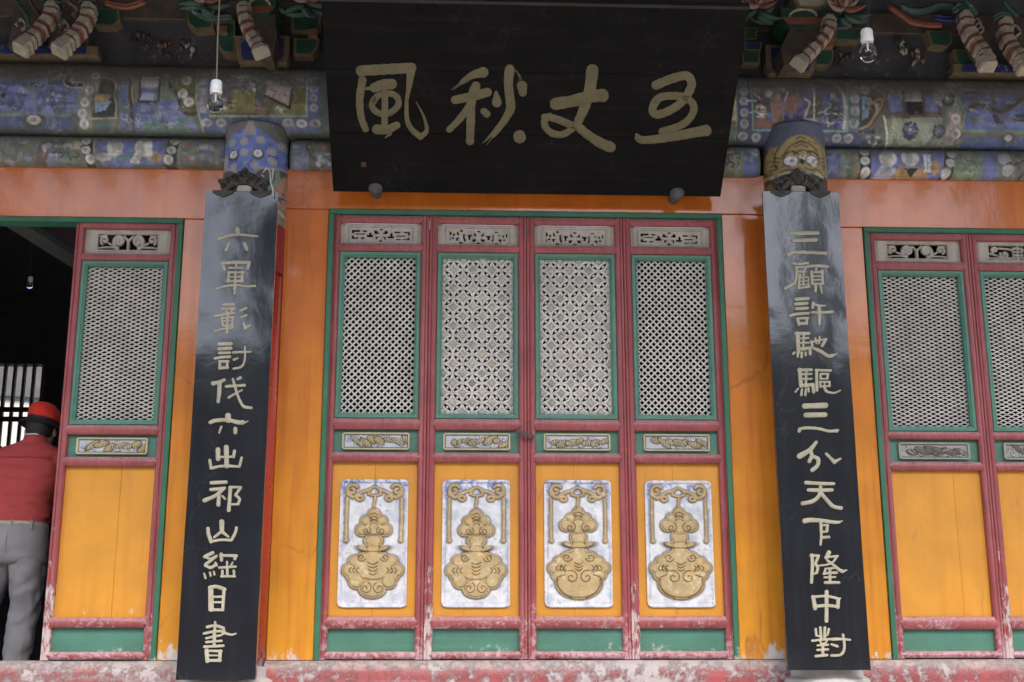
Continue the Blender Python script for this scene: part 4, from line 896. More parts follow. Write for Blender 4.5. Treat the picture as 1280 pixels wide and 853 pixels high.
def paint_lower_left(S):
    S.speckle(-200, 168, 96, 206, [(110, 116, 160), (150, 150, 146), (96, 100, 92), (120, 122, 110)], 190, (3, 9), 21)
    S.poly([(46, 182), (60, 176), (66, 182), (54, 208), (42, 208)], (110, 86, 70)); S.poly([(50, 186), (58, 180), (60, 186), (54, 196)], (190, 184, 172)); S.speckle(56, 184, 74, 206, [BL, (170, 176, 190)], 16, (2, 5), 22)
    S.poly([(74, 178), (90, 176), (92, 206), (74, 206)], (104, 142, 116)); S.scribble(72, 180, 90, 204, [(206, 200, 190), (50, 46, 44), (120, 80, 70)], 16, 1.6, 23); S.ell(93, 184, 5, 7, (182, 150, 116))
    def studs(pts, w):
        S.poly([(pts[0][0]-w, 168), (pts[0][0]+w, 168), (pts[-1][0]+w+2, 212), (pts[-1][0]-w+2, 212)], (44, 46, 50))
        for x, y in pts: S.ell(x, y, 6, 5.6, (196, 192, 182)); S.ell(x, y, 2.6, 2.4, (170, 164, 154))
    studs([(105, 178), (106, 191), (111, 202)], 7); S.line([(114, 168), (118, 212)], 2, (140, 160, 124))
    S.poly([(117, 174), (206, 172), (202, 208), (122, 210)], (92, 108, 184)); S.speckle(118, 176, 204, 200, [(78, 96, 176), (120, 136, 196)], 26, (3, 9), 24)
    S.ell(128, 200, 10, 5, (196, 190, 180)); S.poly([(140, 200), (154, 196), (168, 192), (166, 204), (144, 206)], (72, 128, 146)); S.ell(142, 187, 10, 13, (214, 208, 194)); S.ell(178, 186, 11, 14, (214, 206, 192)); S.poly([(160, 206), (168, 194), (176, 200), (172, 208)], (206, 200, 190)); S.ell(192, 200, 9, 6, (190, 146, 66)); S.ell(185, 196, 5, 6, (214, 206, 192))
    S.ell(142, 178, 8, 3, (170, 160, 150)); S.ell(180, 176, 7, 3, (176, 160, 140))
    studs([(216, 178), (213, 191), (209, 203)], 7); S.speckle(224, 172, 280, 206, [(112, 146, 110), (96, 108, 168), (146, 104, 92), (168, 172, 160)], 80, (2.4, 7), 25)
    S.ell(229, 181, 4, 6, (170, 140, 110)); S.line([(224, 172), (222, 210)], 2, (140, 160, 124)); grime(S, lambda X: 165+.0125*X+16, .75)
def paint_lower_mid(S):
    S.poly([(358, 160), (368, 160), (366, 215), (358, 215)], (120, 150, 112)); S.poly([(367, 168), (386, 168), (386, 215), (366, 215)], (122, 134, 176)); S.speckle(367, 172, 386, 206, [(150, 158, 190), (96, 110, 166)], 26, (1.6, 4), 31)
    S.line(catm([(386, 176), (383, 186), (390, 200), (402, 210)]), 3.6, (112, 84, 74)); S.poly([(388, 178), (404, 178), (404, 200), (394, 198)], (118, 148, 118)); S.ell(402, 186, 5, 6, (176, 124, 92)); S.speckle(394, 196, 412, 210, [BL, (180, 180, 190)], 12, (2, 5), 32)
    S.speckle(414, 160, 900, 220, [BL, GR, GY, (150, 120, 90)], 260, (4, 12), 33)
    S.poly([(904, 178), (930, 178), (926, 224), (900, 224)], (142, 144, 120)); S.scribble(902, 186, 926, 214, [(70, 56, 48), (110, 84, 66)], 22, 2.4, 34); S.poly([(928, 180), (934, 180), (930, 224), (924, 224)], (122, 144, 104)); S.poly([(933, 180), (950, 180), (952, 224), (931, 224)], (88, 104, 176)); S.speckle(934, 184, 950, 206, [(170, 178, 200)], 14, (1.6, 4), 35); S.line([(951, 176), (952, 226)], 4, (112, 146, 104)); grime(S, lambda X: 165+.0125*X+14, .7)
def paint_lower_right(S):
    S.poly([(1028, 178), (1053, 178), (1053, 226), (1028, 226)], (92, 108, 172)); S.speckle(1030, 186, 1052, 220, [(78, 94, 166), (120, 134, 186)], 26, (2, 5), 41); S.poly([(1053, 178), (1078, 178), (1078, 226), (1053, 226)], (112, 140, 104)); S.line(catm([(1062, 192), (1070, 198), (1068, 208), (1074, 216)]), 5, (158, 110, 86)); S.speckle(1056, 200, 1074, 220, [(80, 120, 96), (150, 160, 130)], 14, (2, 4), 42)
    def studs(pts, w):
        S.poly([(pts[0][0]-w, 180), (pts[0][0]+w, 180), (pts[-1][0]+w, 228), (pts[-1][0]-w, 228)], (40, 42, 44))
        for x, y in pts: S.ell(x, y, 6, 5.8, (196, 192, 182)); S.ell(x, y, 2.6, 2.4, (170, 164, 154))
    studs([(1083, 189), (1083, 202), (1084, 216)], 7)
    S.poly([(1091, 182), (1188, 184), (1182, 224), (1091, 222)], (92, 108, 180)); S.speckle(1094, 186, 1180, 216, [(76, 92, 172), (122, 136, 196)], 26, (3, 9), 43)
    S.poly([(1094, 222), (1104, 208), (1122, 212), (1120, 224)], (170, 178, 190)); S.ell(1112, 198, 11, 12, (212, 206, 196)); S.poly([(1118, 222), (1126, 209), (1156, 210), (1164, 222)], (190, 138, 50)); S.poly([(1132, 212), (1150, 212), (1142, 222)], (44, 44, 46)); S.ell(1140, 197, 11, 12, (210, 204, 194)); S.ell(1140, 187, 10, 3, (120, 112, 106)); S.rect(1157, 192, 1166, 217, (206, 208, 216)); S.line([(1161, 192), (1161, 216)], 1.6, (150, 156, 190)); S.ell(1171, 211, 6, 9, (186, 136, 52))
    studs([(1193, 192), (1190, 205), (1185, 217)], 7); S.line([(1198, 180), (1194, 228)], 2, (130, 160, 110)); S.poly([(1200, 182), (1236, 184), (1232, 226), (1196, 226)], (118, 142, 108)); S.line(catm([(1202, 192), (1210, 196), (1206, 206)]), 4, (156, 110, 86)); S.scribble(1206, 196, 1230, 220, [(80, 124, 90), (150, 166, 130)], 18, 2, 44)
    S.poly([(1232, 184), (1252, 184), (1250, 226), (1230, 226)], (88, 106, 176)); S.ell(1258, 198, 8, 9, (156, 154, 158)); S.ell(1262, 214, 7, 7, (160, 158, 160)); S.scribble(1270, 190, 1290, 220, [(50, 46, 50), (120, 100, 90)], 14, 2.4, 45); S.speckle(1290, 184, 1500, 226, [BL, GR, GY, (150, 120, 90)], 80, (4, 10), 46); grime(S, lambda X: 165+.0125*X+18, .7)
lo_a = lambda u: 166+.0125*u
lo_b = lambda u: 208+.0125*u
beam('painted_beam', 'thin lower beam left of the left column, painted with two white faces', -220, 283, lo_a, lo_b, 3.168, 2.984, .10, paint_lower_left, 6, (False, True))
beam('painted_beam', 'thin lower beam half hidden behind the big black sign', 360, 954, lo_a, lo_b, 3.168, 2.984, .10, paint_lower_mid, 7, (True, True))
beam('painted_beam', 'thin lower beam right of the right column, painted with two white faces', 1031, 1500, lo_a, lo_b, 3.168, 2.984, .10, paint_lower_right, 8, (True, False))

# ================================================================== writing
def stroke(bb, pl, pts, w0, w1, ox, oy, sc, h, q):
    """one brush stroke as a raised, rounded ribbon; w in study units"""
    P_ = smooth_path(pts, 6); P_ = [(ox+x/sc, oy+y/sc) for x, y in P_]
    # even out points
    n = len(P_); Wd = [(w0+(w1-w0)*i/(n-1))/sc/2 for i in range(n)]; r_ = random.Random(int(pts[0][0]*7+pts[0][1])); Wd = [w_*(1+r_.uniform(-.07, .07)) for w_ in Wd]
    tg = []
    for i in range(n):
        a, b_ = P_[max(i-1, 0)], P_[min(i+1, n-1)]; dx, dy = b_[0]-a[0], b_[1]-a[1]; l = math.hypot(dx, dy) or 1; tg.append((dx/l, dy/l))
    cols = []
    ext = [(-1, .94, .30), (-1, .75, .66), (-1, .40, .92)]
    for s_, k, wk in ext: cols.append((P_[0][0]-tg[0][0]*Wd[0]*k, P_[0][1]-tg[0][1]*Wd[0]*k, tg[0], Wd[0]*wk))
    for i in range(n): cols.append((P_[i][0], P_[i][1], tg[i], Wd[i]))
    for s_, k, wk in ext[::-1]: cols.append((P_[-1][0]+tg[-1][0]*Wd[-1]*k, P_[-1][1]+tg[-1][1]*Wd[-1]*k, tg[-1], Wd[-1]*wk))
    prof = [(-1, 0), (-1, .55), (-.72, 1), (.72, 1), (1, .55), (1, 0)]; rings = []
    hh = h*(1+.05*(q % 5)+.02*(q % 3))
    for x, y, (tx, ty), w_ in cols: rings.append([pl(x-ty*w_*u_, y+tx*w_*u_, hh*k_+.0005) for u_, k_ in prof])
    bb.loft(rings)
def nums(s): v = [float(x) for x in s.split()]; return list(zip(v[::2], v[1::2]))
def character(parent, pl, spec, ox, oy, sc, h, m_):
    bb = MB(); q = 0
    for part in spec.split('/'):
        p, w = part.split('|'); w = [float(x) for x in w.split(',')]; w = w if len(w) == 2 else w*2
        stroke(bb, pl, nums(p), w[0], w[1], ox, oy, sc, h, q); q += 1
    return bb.obj('written_character', m_, parent, auto=50)
LEFT = [
 (260, 275, "120 200 200 172 330 158 430 168 530 178|38,20/315 100 320 150|48/228 250 195 325|26,34/388 255 415 315|34,40"),
 (260, 275, "160 470 178 540|38,30/155 462 300 455 440 458|36/440 465 425 525|34,26/228 515 370 515|24/300 470 302 520|26/222 565 215 660|34/212 562 385 564|24/368 565 362 660|32/208 656 372 654|30/215 612 370 610|18/292 560 290 700|26/95 738 190 710 300 697 400 713 505 706|26,22/288 700 285 788|32"),
 (260, 370, "170 97 270 92|34/155 140 278 137|34/192 145 200 188|26/258 145 250 185|26/82 218 170 202 278 185|30,28/150 235 162 322|28/150 238 278 232|24/266 235 262 322|26/212 185 205 395|28/160 272 270 268|16/160 322 265 316|24/82 378 180 352 270 343|24/345 162 412 132|26,24/360 230 415 208|26,22/382 300 400 345|30,36/400 348 452 314|36,20"),
 (260, 370, "122 516 245 512|40/120 568 245 560|38/122 612 232 608|30/75 670 150 657 232 652|30/128 700 126 775|30/125 702 215 700|30/206 702 204 768|28/125 772 208 765|34/268 606 350 601 455 600|28,20/396 545 396 640 385 715 350 762 275 778|20,26/278 682 318 668|30,20"),
 (250, 465, "140 125 200 112 262 88|46,34/210 118 206 220 195 318|48,38/280 158 370 150 475 146|30/352 80 372 150 398 240 435 325 470 372 545 386|28,32/308 275 370 238 450 196|26,20/404 78 432 64|32"),
 (250, 465, "112 540 170 520 300 515 400 538 460 540|40,46/450 542 485 540 515 523|26,8/300 470 300 515|62/228 588 205 652|28,18/378 608 378 648|44"),
 (245, 550, "324 80 328 280|50/236 105 236 205|46/240 182 330 186 398 178|26/412 120 400 180|34/148 220 162 300|34/165 306 240 286 330 280 462 286|30/488 192 464 284|28"),
 (245, 550, "165 460 322 452|38/160 532 230 526 305 515|36/300 522 205 598 92 648|34,44/245 585 240 692|42/284 602 312 632|24/368 510 350 752|40/362 506 478 506|28/478 510 424 588|30/424 590 465 632 450 686|32/450 688 378 690|26"),
 (240, 640, "318 108 320 205|54,46/315 212 240 270|34,28/325 215 390 268|34,26/172 180 178 240 205 318|38,42/205 318 310 300 418 304|30/475 170 462 225 420 304|32"),
 (240, 640, "222 438 138 480|38/138 482 195 500 262 472|22,28/255 480 150 560|34/145 572 200 596 258 562|34/250 545 264 572|26/130 658 145 706|18,26/192 648 200 682|22/234 640 240 668|24/312 452 316 515|36/308 466 475 470|32/466 474 458 502|34/375 535 375 590|24/435 540 418 570|22/295 596 465 586|28/378 592 378 680|30/325 630 325 690|28/447 630 450 685|28/315 688 458 688|26"),
 (240, 735, "200 0 205 230|54/190 0 260 -12 345 15|40/342 20 328 235|34/205 98 335 95|26/205 155 330 155|24/190 236 332 236|30/352 28 368 14|18,8"),
 (240, 735, "248 365 242 470|24,36/240 470 236 615|38/165 418 250 404 335 430|32/338 430 328 492|32/130 488 240 466 345 462|30/352 484 420 500 470 488|30,16/155 538 240 520 310 506|26/155 580 315 566|28/135 630 335 618|30/158 668 165 780|46/160 672 315 676|28/302 675 296 775|38/172 722 300 720|20/160 776 302 774|34")]
RIGHT = [
 (970, 280, "152 102 445 98|40/182 180 425 172|38/128 328 190 308 330 306 530 316|40,32"),
 (970, 280, "170 420 240 430 338 420|28/205 466 318 462|24/218 475 214 580 185 640 92 692|28,32/312 475 302 505|26/224 515 306 512|20/250 545 240 690|30/298 520 288 560|20/240 577 338 572|18/240 616 342 612|18/235 656 348 652|18/290 565 286 650|22/242 690 352 672|26/344 575 340 655|18/338 456 430 450 545 458|32/428 470 424 515|24/378 515 384 638|34/375 522 498 517|24/490 505 494 636|30/392 562 488 562|20/390 602 488 600|18/382 642 498 642|26/420 650 418 720|32/470 660 488 738|22"),
 (975, 365, "170 80 295 72|36/165 132 285 124|36/172 182 288 176|34/110 256 170 240 300 230|36,30/186 290 200 350|34/182 286 298 282|26/285 288 280 342|30/198 342 282 336|34/352 120 345 170|30/352 132 410 150 480 150|28,20/335 220 450 222 555 215|26,30/415 165 418 345|34"),
 (975, 365, "185 445 195 645|42/168 446 305 446|36/250 455 245 618|26/200 500 300 495|22/205 547 305 545|22/205 612 318 600|36/315 600 320 665|32/155 648 138 664|24/190 655 185 692|26/230 650 226 696|28/270 650 272 678|24/330 528 342 575|26/332 538 415 520 485 508|24/488 508 448 576|32/375 502 385 550|24/420 485 414 550|24/345 565 332 592|22/358 605 430 636 510 686 555 682|34,38/555 682 602 662|24,10"),
 (980, 450, "165 105 180 280|42/155 110 290 108|34/235 115 230 285|28/190 155 290 152|22/190 206 290 205|22/188 276 308 266|38/305 272 315 345|34/150 308 120 344|20/190 318 182 376|26/232 318 225 376|26/258 302 262 342|22/346 115 348 325|34/340 112 495 116|30,24/392 152 470 152|26/386 156 390 200|24/466 154 460 200|26/386 206 462 202|20/386 242 386 288|26/378 236 486 236|22/480 238 484 280|26/382 286 486 280|22/430 238 430 290|18/430 300 452 338 530 354 598 328|34,16"),
 (980, 450, "218 494 440 487|56/230 590 435 586|52/160 762 172 738 250 727 370 736 480 762 570 752|36,30/520 766 570 772|20,10"),
 (985, 545, "298 70 232 150 122 218|34,58/236 162 252 212 226 272|42,40/285 228 320 252 312 318 258 366|40,44/405 192 470 258 492 280|28,44/492 280 556 246|40,24"),
 (985, 545, "190 500 350 510 485 512|40,34/218 578 350 582 468 578|40/345 548 328 640 262 698 155 722|36,46/350 612 408 680 478 752 562 772|40,42"),
 (990, 640, "135 98 200 88 330 96 440 112 500 112|52,32/480 114 535 98|26,12/305 115 310 250 302 350|34,26/312 145 372 142|26/374 145 370 200|34/312 216 372 210|26/322 275 390 270|32"),
 (990, 640, "208 460 216 560 206 752|38,34/198 466 282 470|30/280 474 246 555|30/246 560 272 595 262 650|32/226 664 262 652|24/392 435 366 488|44/370 484 485 472|26/472 482 440 530 380 562 285 575|26,20/375 520 430 560 500 618 538 636|26,40/530 638 580 622|34,16/352 608 448 600|22/355 618 340 655|22/338 662 400 652 475 650|28/402 610 402 740|30/345 700 458 696|22/352 755 498 755|32"),
 (1000, 730, "282 85 280 395|42/138 140 160 260|42/135 142 280 132 415 162|30/405 165 400 250|40/158 242 280 232 405 244|36/412 168 432 150|20,10"),
 (1000, 730, "166 482 172 545|26/215 468 222 590|32/263 468 258 590|30/305 484 292 538|26/172 552 212 562|22/262 562 292 542|22/132 608 230 596 325 590|28/206 606 226 636|22/285 606 264 640|22/185 656 295 650|24/242 640 240 765|32/185 706 295 700|26/168 772 285 760|32/342 592 430 590 530 598|34,24/456 545 470 640 464 715 425 760 335 765|30,30/335 646 395 667|26,32")]
BIG = [
 (430, 70, 7.108, "150 130 350 120 600 105|95,92/595 120 585 220 556 400|85,30/556 400 560 560 600 650 680 718|34,56/680 718 735 660 705 530 640 405|52,6/165 215 140 380 152 540 192 650|72,58/268 282 350 255 425 250|84,96/270 380 250 450 310 508 400 508 478 445 476 375 420 335 310 350 270 390|56/365 320 360 650|58/290 650 380 655 470 615|86,66/410 690 368 725|34,10/205 290 275 280|34/150 130 160 180|70,50"),
 (550, 70, 7.108, "385 145 290 170 195 232|92,44/195 228 100 300|14,5/205 235 120 300|10,4/320 262 290 370|80/132 390 280 360 420 322|74,84/300 300 275 430 272 600 266 755|84,72/250 460 175 560 82 655|64,56/500 348 505 415|50,88/498 322 500 345|26,40/388 490 415 515|60,72/620 115 608 250 628 440 620 490|86,78/620 490 560 590 472 700|76,52/468 695 400 762|14,8/480 708 412 790|12,5/445 700 380 775|14,5/670 125 712 180 728 240|10,8/668 122 700 180 708 235|7,5/728 265 736 325|96,70/705 712 708 722|104"),
 (665, 70, 6.56, "495 115 470 300 430 420 385 525|100,70/195 392 330 370 500 330 575 325|96,104/560 300 615 332|60,26/340 575 210 520 125 505 102 560 150 625 235 645 310 612 375 555|60,52/360 560 450 640 560 712 645 748|66,90/100 500 150 480|50,30"),
 (785, 80, 7.75, "270 205 400 152 560 112 616 185 585 280 520 370 400 452 275 490 238 430 300 330 430 308 555 328 635 400 615 500 520 590 330 655|88,70/95 715 130 735 250 730 450 700 620 668 755 645|66,104/85 690 95 720|40,60/700 610 760 612|20,50")]

# ================================================================== the two tall couplet boards
def couplet(name_label, TL, TR_, BL_, BR_, chars, pcx, seed):
    YT, YB = -.245, -.265
    a, b_, c, d_ = at(*TL, YT), at(*TR_, YT), at(*BR_, YB), at(*BL_, YB)
    zt, zb = (a[2]+b_[2])/2, (c[2]+d_[2])/2; x0 = (a[0]+d_[0])/2; x1 = (b_[0]+c[0])/2
    cx = (x0+x1)/2; t = thing('couplet_board', name_label, 'plaque', (cx, YB, zb))
    n = np.array([0, -(zt-zb), (YT-YB)]); n /= np.linalg.norm(n)
    pl = Plane((cx, YB, zb), n)
    nz, nxx = 90, 18; r_ = np.random.RandomState(seed); V = np.zeros((nz, nxx, 3)); wv = vnoise((nz, nxx), 9, seed, 3)
    for j in range(nz):
        k = j/(nz-1); z = zt+(zb-zt)*k; y = YT+(YB-YT)*k
        for i in range(nxx):
            u = i/(nxx-1); V[j, i] = (x0+(x1-x0)*u-cx, y+(wv[j, i]-.5)*.0035-YB, z-zb)
    V[..., 0] += (vnoise((nz, nxx), 14, seed+3)-.5)*.004*np.abs(np.linspace(-1, 1, nxx))**6
    me = grid_mesh('board', V, np.ones((nz-1, nxx-1), bool), 'lacquer', back=YT-YB+.020); me.set_sharp_from_angle(angle=R(40)); link('board', me, t)
    for ox, oy, spec in chars: character(t, pl, spec, ox, oy, 8.53, .0055, 'letter_gold')
    for za in (zb+.3, zt-.35): bb = MB(); bb.box(x0+.03, x1-.03, YT+.036, YT+.06, za, za+.04); bb.obj('rear_batten', 'dark_wood', t)
    # drooping corner clips on the upper edge
    for s_ in (-1, 1):
        bb = MB(); m0 = cx+s_*(x1-x0)*.26; y = YT-.006; w = .058
        bb.prism([(m0-w, y, zt+.006), (m0+w, y, zt+.006), (m0+w, y, zt-.008), (m0+w*.55, y, zt-.022), (m0, y, zt-.034), (m0-w*.55, y, zt-.022), (m0-w, y, zt-.008)], (0, .012, 0)); bb.obj('corner_clip', 'ornament', t)
    return t, cx, x0, x1, zt, YT
def crown(t, pcx, py0, zt, cx, YT, seed, cord=False):
    """carved crest that stands on the board"""
    w, h = .31, .155; dx = .0022; nx = int(w/dx); ny = int(h/dx); X, Z = np.meshgrid(np.linspace(-w/2, w/2, nx), np.linspace(h, 0, ny))
    um = np.abs(X)/w*2*75; v = (1-Z/h)*70
    lobes = [(0, 14, 9), (0, 26, 14), (12, 24, 9), (22, 32, 11), (34, 38, 11), (46, 44, 10), (56, 48, 8), (64, 42, 6), (54, 58, 8), (44, 62, 9), (36, 54, 10), (20, 44, 12), (8, 38, 14), (50, 66, 7), (30, 46, 12)]
    D = np.full(X.shape, 1e9); wob = (vnoise(X.shape, 8, seed)-.5)*7; Hh = np.zeros(X.shape)
    for x, y, r_ in lobes:
        d_ = np.hypot(um-x, v-y)-r_+wob*.5; D = np.minimum(D, d_); Hh = np.maximum(Hh, np.sqrt(np.clip(-d_/r_, 0, 1))*(.6+.4*r_/14))
    for x, y, r_ in ((0, 26, 9), (22, 32, 7), (38, 42, 7), (52, 56, 6), (12, 44, 7)):
        g_ = seg_dist(um, v, spiral(x, y, r_, 1.2, seed, 1, 2)); Hh = np.where(g_ < 1.8, Hh-.45*(1-g_/1.8), Hh)
    hole = (np.hypot(um/22, (v-66)/10) < 1) | (np.hypot(um-28, v-42) < 1.2)
    Hh += (vnoise(X.shape, 4, seed+4)-.5)*.35
    keep = (D < 0) & ~hole; kc = keep[:-1, :-1] & keep[1:, 1:] & keep[:-1, 1:] & keep[1:, :-1]
    y = -.034*np.clip(Hh, 0, 1.2)
    me = grid_mesh('carved_crest', np.stack([X, y, Z], -1), kc, 'ornament', back=.022)
    link('carved_crest', me, t, (cx-t.location[0], YT+.012-t.location[1], zt+.004-t.location[2]))
    bb = MB(); bb.box(cx-.038, cx+.045, YT+.012, YT+.03, zt+.003, zt+.045, bv=.004); bb.obj('paper_slip', 'whitewash', t)
t, cx, x0, x1, zt, YT = couplet('black couplet board on the left column, starting with the character for six', (257, 240), (346, 240), (220, 850), (321, 850), LEFT, 301, 3)
crown(t, 307, 205, zt, cx+.005, YT, 5)
tw = thing('string_loop', 'white string hanging beside the crest of the left couplet board', 'string', (cx+.1, YT, zt))
bb = MB(); q = [at(x, y, -.262) for x, y in ((330, 214), (333, 210), (337, 213), (338, 220), (338, 227), (341, 236), (342, 246))]; bb.tube(q, .0035, 6)
q = [at(x, y, -.258) for x, y in ((333, 211), (329, 215), (327, 219), (330, 221))]; bb.tube(q, .003, 6); bb.obj('string', 'white_cord', tw, smooth=True)
t, cx, x0, x1, zt, YT = couplet('black couplet board on the right column, starting with three level strokes', (952, 240), (1048, 240), (986, 838), (1088, 838), RIGHT, 1000, 9)
crown(t, 996, 210, zt, cx-.010, YT, 8)

# ================================================================== the big horizontal sign
Yb = -.125; pb = at(657, 243, Yb); YTt = -.95; pt = at(668, 7, YTt)
ax = np.array([0, pt[1]-pb[1], pt[2]-pb[2]]); Ls = np.linalg.norm(ax); ax /= Ls; nrm = np.array([0, -ax[2], ax[1]])
spl = Plane(pb, nrm)
cTL, cTR, cBR, cBL = spl(402, 2), spl(938, 12), spl(898, 247), spl(416, 238)
SX0 = (cTL[0]+cBL[0])/2; SX1 = (cTR[0]+cBR[0])/2; scx = (SX0+SX1)/2; sw = SX1-SX0
print('sign corners', cTL, cTR, cBR, cBL, 'len', Ls)
t = thing('name_board', 'big black horizontal sign with four gold brushed characters leaning out over the doors', 'sign', (scx, pb[1], pb[2]))
def slab(u0, u1, v0, v1, h0, h1, m_, name, par, bv=0):
    """board in the leaning plane: u along x, v up the slope from the foot, h out of the face"""
    bb = MB(); e = np.array([1.0, 0, 0]); o_ = np.array([scx, pb[1], pb[2]])
    pts = [o_+e*u+ax*v+nrm*h for h in (h0, h1-bv) for u, v in ((u0, v0), (u1, v0), (u1, v1), (u0, v1))]
    pts += [o_+e*u+ax*v+nrm*h1 for u, v in ((u0+bv, v0+bv), (u1-bv, v0+bv), (u1-bv, v1-bv), (u0+bv, v1-bv))]
    fs = [(3, 2, 1, 0), (8, 9, 10, 11)]
    for k in range(4):
        n = (k+1) % 4; fs += [(k, n, 4+n, 4+k), (4+k, 4+n, 8+n, 8+k)]
    bb.add(pts, fs); return bb.obj(name, m_, par)
for k in range(3):                      # three wide planks, hairline joints
    a = Ls*k/3; slab(-sw/2, sw/2, a+.0008, a+Ls/3-.0008, -.045, 0-.0006*(k % 2), 'sign_lacquer', 'plank', t, .0012)
slab(-sw/2-.006, sw/2+.006, Ls+.001, Ls+.020, -.05, .008, 'dark_wood', 'top_edge', t, .003)
slab(-sw/2+.2, -sw/2+.28, .05, Ls-.05, -.085, -.046, 'dark_wood', 'rear_batten', t); slab(sw/2-.28, sw/2-.2, .05, Ls-.05, -.085, -.046, 'dark_wood', 'rear_batten', t)
for ox, oy, sc, spec in BIG: character(t, spl, spec, ox, oy, sc, .004, 'sign_gold')
bb = MB(); sp = [spl(x, y, .002) for x, y in ((451, 203), (457, 202), (458, 208), (452, 209))]; bb.prism(sp, nrm*.002); bb.obj('red_seal', 'seal_red', t)
# faint worn signature lines near the edges, and two round bosses on the upper edge
bb = MB(); r_ = random.Random(4)
for x0_, y0_, n_, dx_ in ((420, 186, 9, 2.4), (427, 190, 8, 2.4), (432, 226, 2, 9), (901, 100, 6, -2)):
    for k in range(n_):
        x, y = x0_+r_.uniform(-1, 1)-k*.0, y0_+k*4.6
        stroke(bb, spl, [(x-1.6, y), (x+1.8, y-.6)], .7, .5, 0, 0, 1, .0012, k); stroke(bb, spl, [(x, y-1.6), (x+.2, y+1.6)], .6, .5, 0, 0, 1, .0014, k)
bb.obj('faint_inscription', 'sign_lacquer', t, kind='stuff')
for px_ in (533, 808):
    c0 = spl(px_, 9, 0); bb = MB()
    bb.loft([[c0+np.array([1, 0, 0])*.052*k_*math.cos(a)+ax*.028*k_*math.sin(a)-ax*.004+nrm*h for a in np.linspace(0, 2*math.pi, 19)[:-1]] for k_, h in ((1, .0005), (1, .003), (.86, .006), (.8, .0035), (.3, .004), (.2, .007), (.05, .007))]); bb.obj('mounting_boss', 'sign_lacquer', t, smooth=True)
for px_, py_, lb in ((470, 236, 'left'), (845, 243, 'right')):
    c0 = at(px_, py_, -.10); tt = thing('support_peg', lb+' dark round peg carrying the foot of the big sign', 'peg', (c0[0], 0, c0[2]))
    bb = MB()
    bb.loft([[(c0[0]+r_*math.cos(a), y, c0[2]+r_*math.sin(a)) for a in np.linspace(0, 2*math.pi, 21)[:-1]] for r_, y in ((.028, .02), (.028, -.10), (.042, -.105), (.046, -.125), (.040, -.150), (.024, -.165), (.004, -.168))]); bb.obj('peg', 'iron', tt, auto=45)

# ================================================================== bracket clusters under the eave
def arm(parent, pts, Y, th, fill, edge=True, name='bracket_arm'):
    """flat painted block: outline in photo units, standing at Y, th deep, with a proud pale edge band"""
    P_ = [at(x, y, Y) for x, y in pts]; c = sum(P_)/len(P_)
    bb = MB(); bb.prism(P_, (0, th, 0)); o = bb.obj(name, 'bracket_edge' if edge else fill, parent)
    if edge:
        k = .80; inn = [np.array([c[0]+(p[0]-c[0])*k, Y-.004, c[2]+(p[2]-c[2])*k]) for p in P_]
        b2 = MB(); b2.prism(inn, (0, .010, 0)); b2.obj('painted_field', fill, o)
    return o
def trunk(parent, path, wid, ys, bands=9, tipn=2, flip=1):
    """curled beak of a bracket: a swept block with red and white ribs, pale tip"""
    n = bands*2+tipn*2+1; P_ = smooth_path(path, 12); P_ = [P_[int(round(i*(len(P_)-1)/(n-1)))] for i in range(n)]
    Y = np.interp(np.linspace(0, 1, n), [0, .5, 1], ys); pts = [at(x, y, yy) for (x, y), yy in zip(P_, Y)]
    bb = MB(); rings = []
    for i, p in enumerate(pts):
        tg = pts[min(i+1, n-1)]-pts[max(i-1, 0)]; tg /= np.linalg.norm(tg); sx = np.cross(tg, np.array([0, 1.0, 0])); sx /= np.linalg.norm(sx); nn = np.cross(sx, tg)
        w = wid*(1.0 if i < n-tipn*2 else 1.22)*(.86+.14*(i % 2)); w = w*(1 if i > 0 else .8); t_ = wid*1.05
        rings.append([p+sx*a*w/2+nn*b_*t_ for a, b_ in ((-1, .5), (-1, -.25), (-.6, -.48), (.6, -.48), (1, -.25), (1, .5))])
    for i in range(n-1):
        mi = 0 if i >= n-1-tipn*2 else (1 if i % 3 == 2 else 0); bb.add(rings[i]+rings[i+1], [(k, (k+1) % 6, 6+(k+1) % 6, 6+k) for k in range(6)], mi)
    bb.add(rings[-1], [(5, 4, 3, 2, 1, 0)], 0); bb.add(rings[0], [(0, 1, 2, 3, 4, 5)], 0)
    return bb.obj('curled_beak', ['trunk_white', 'trunk_red'], parent)
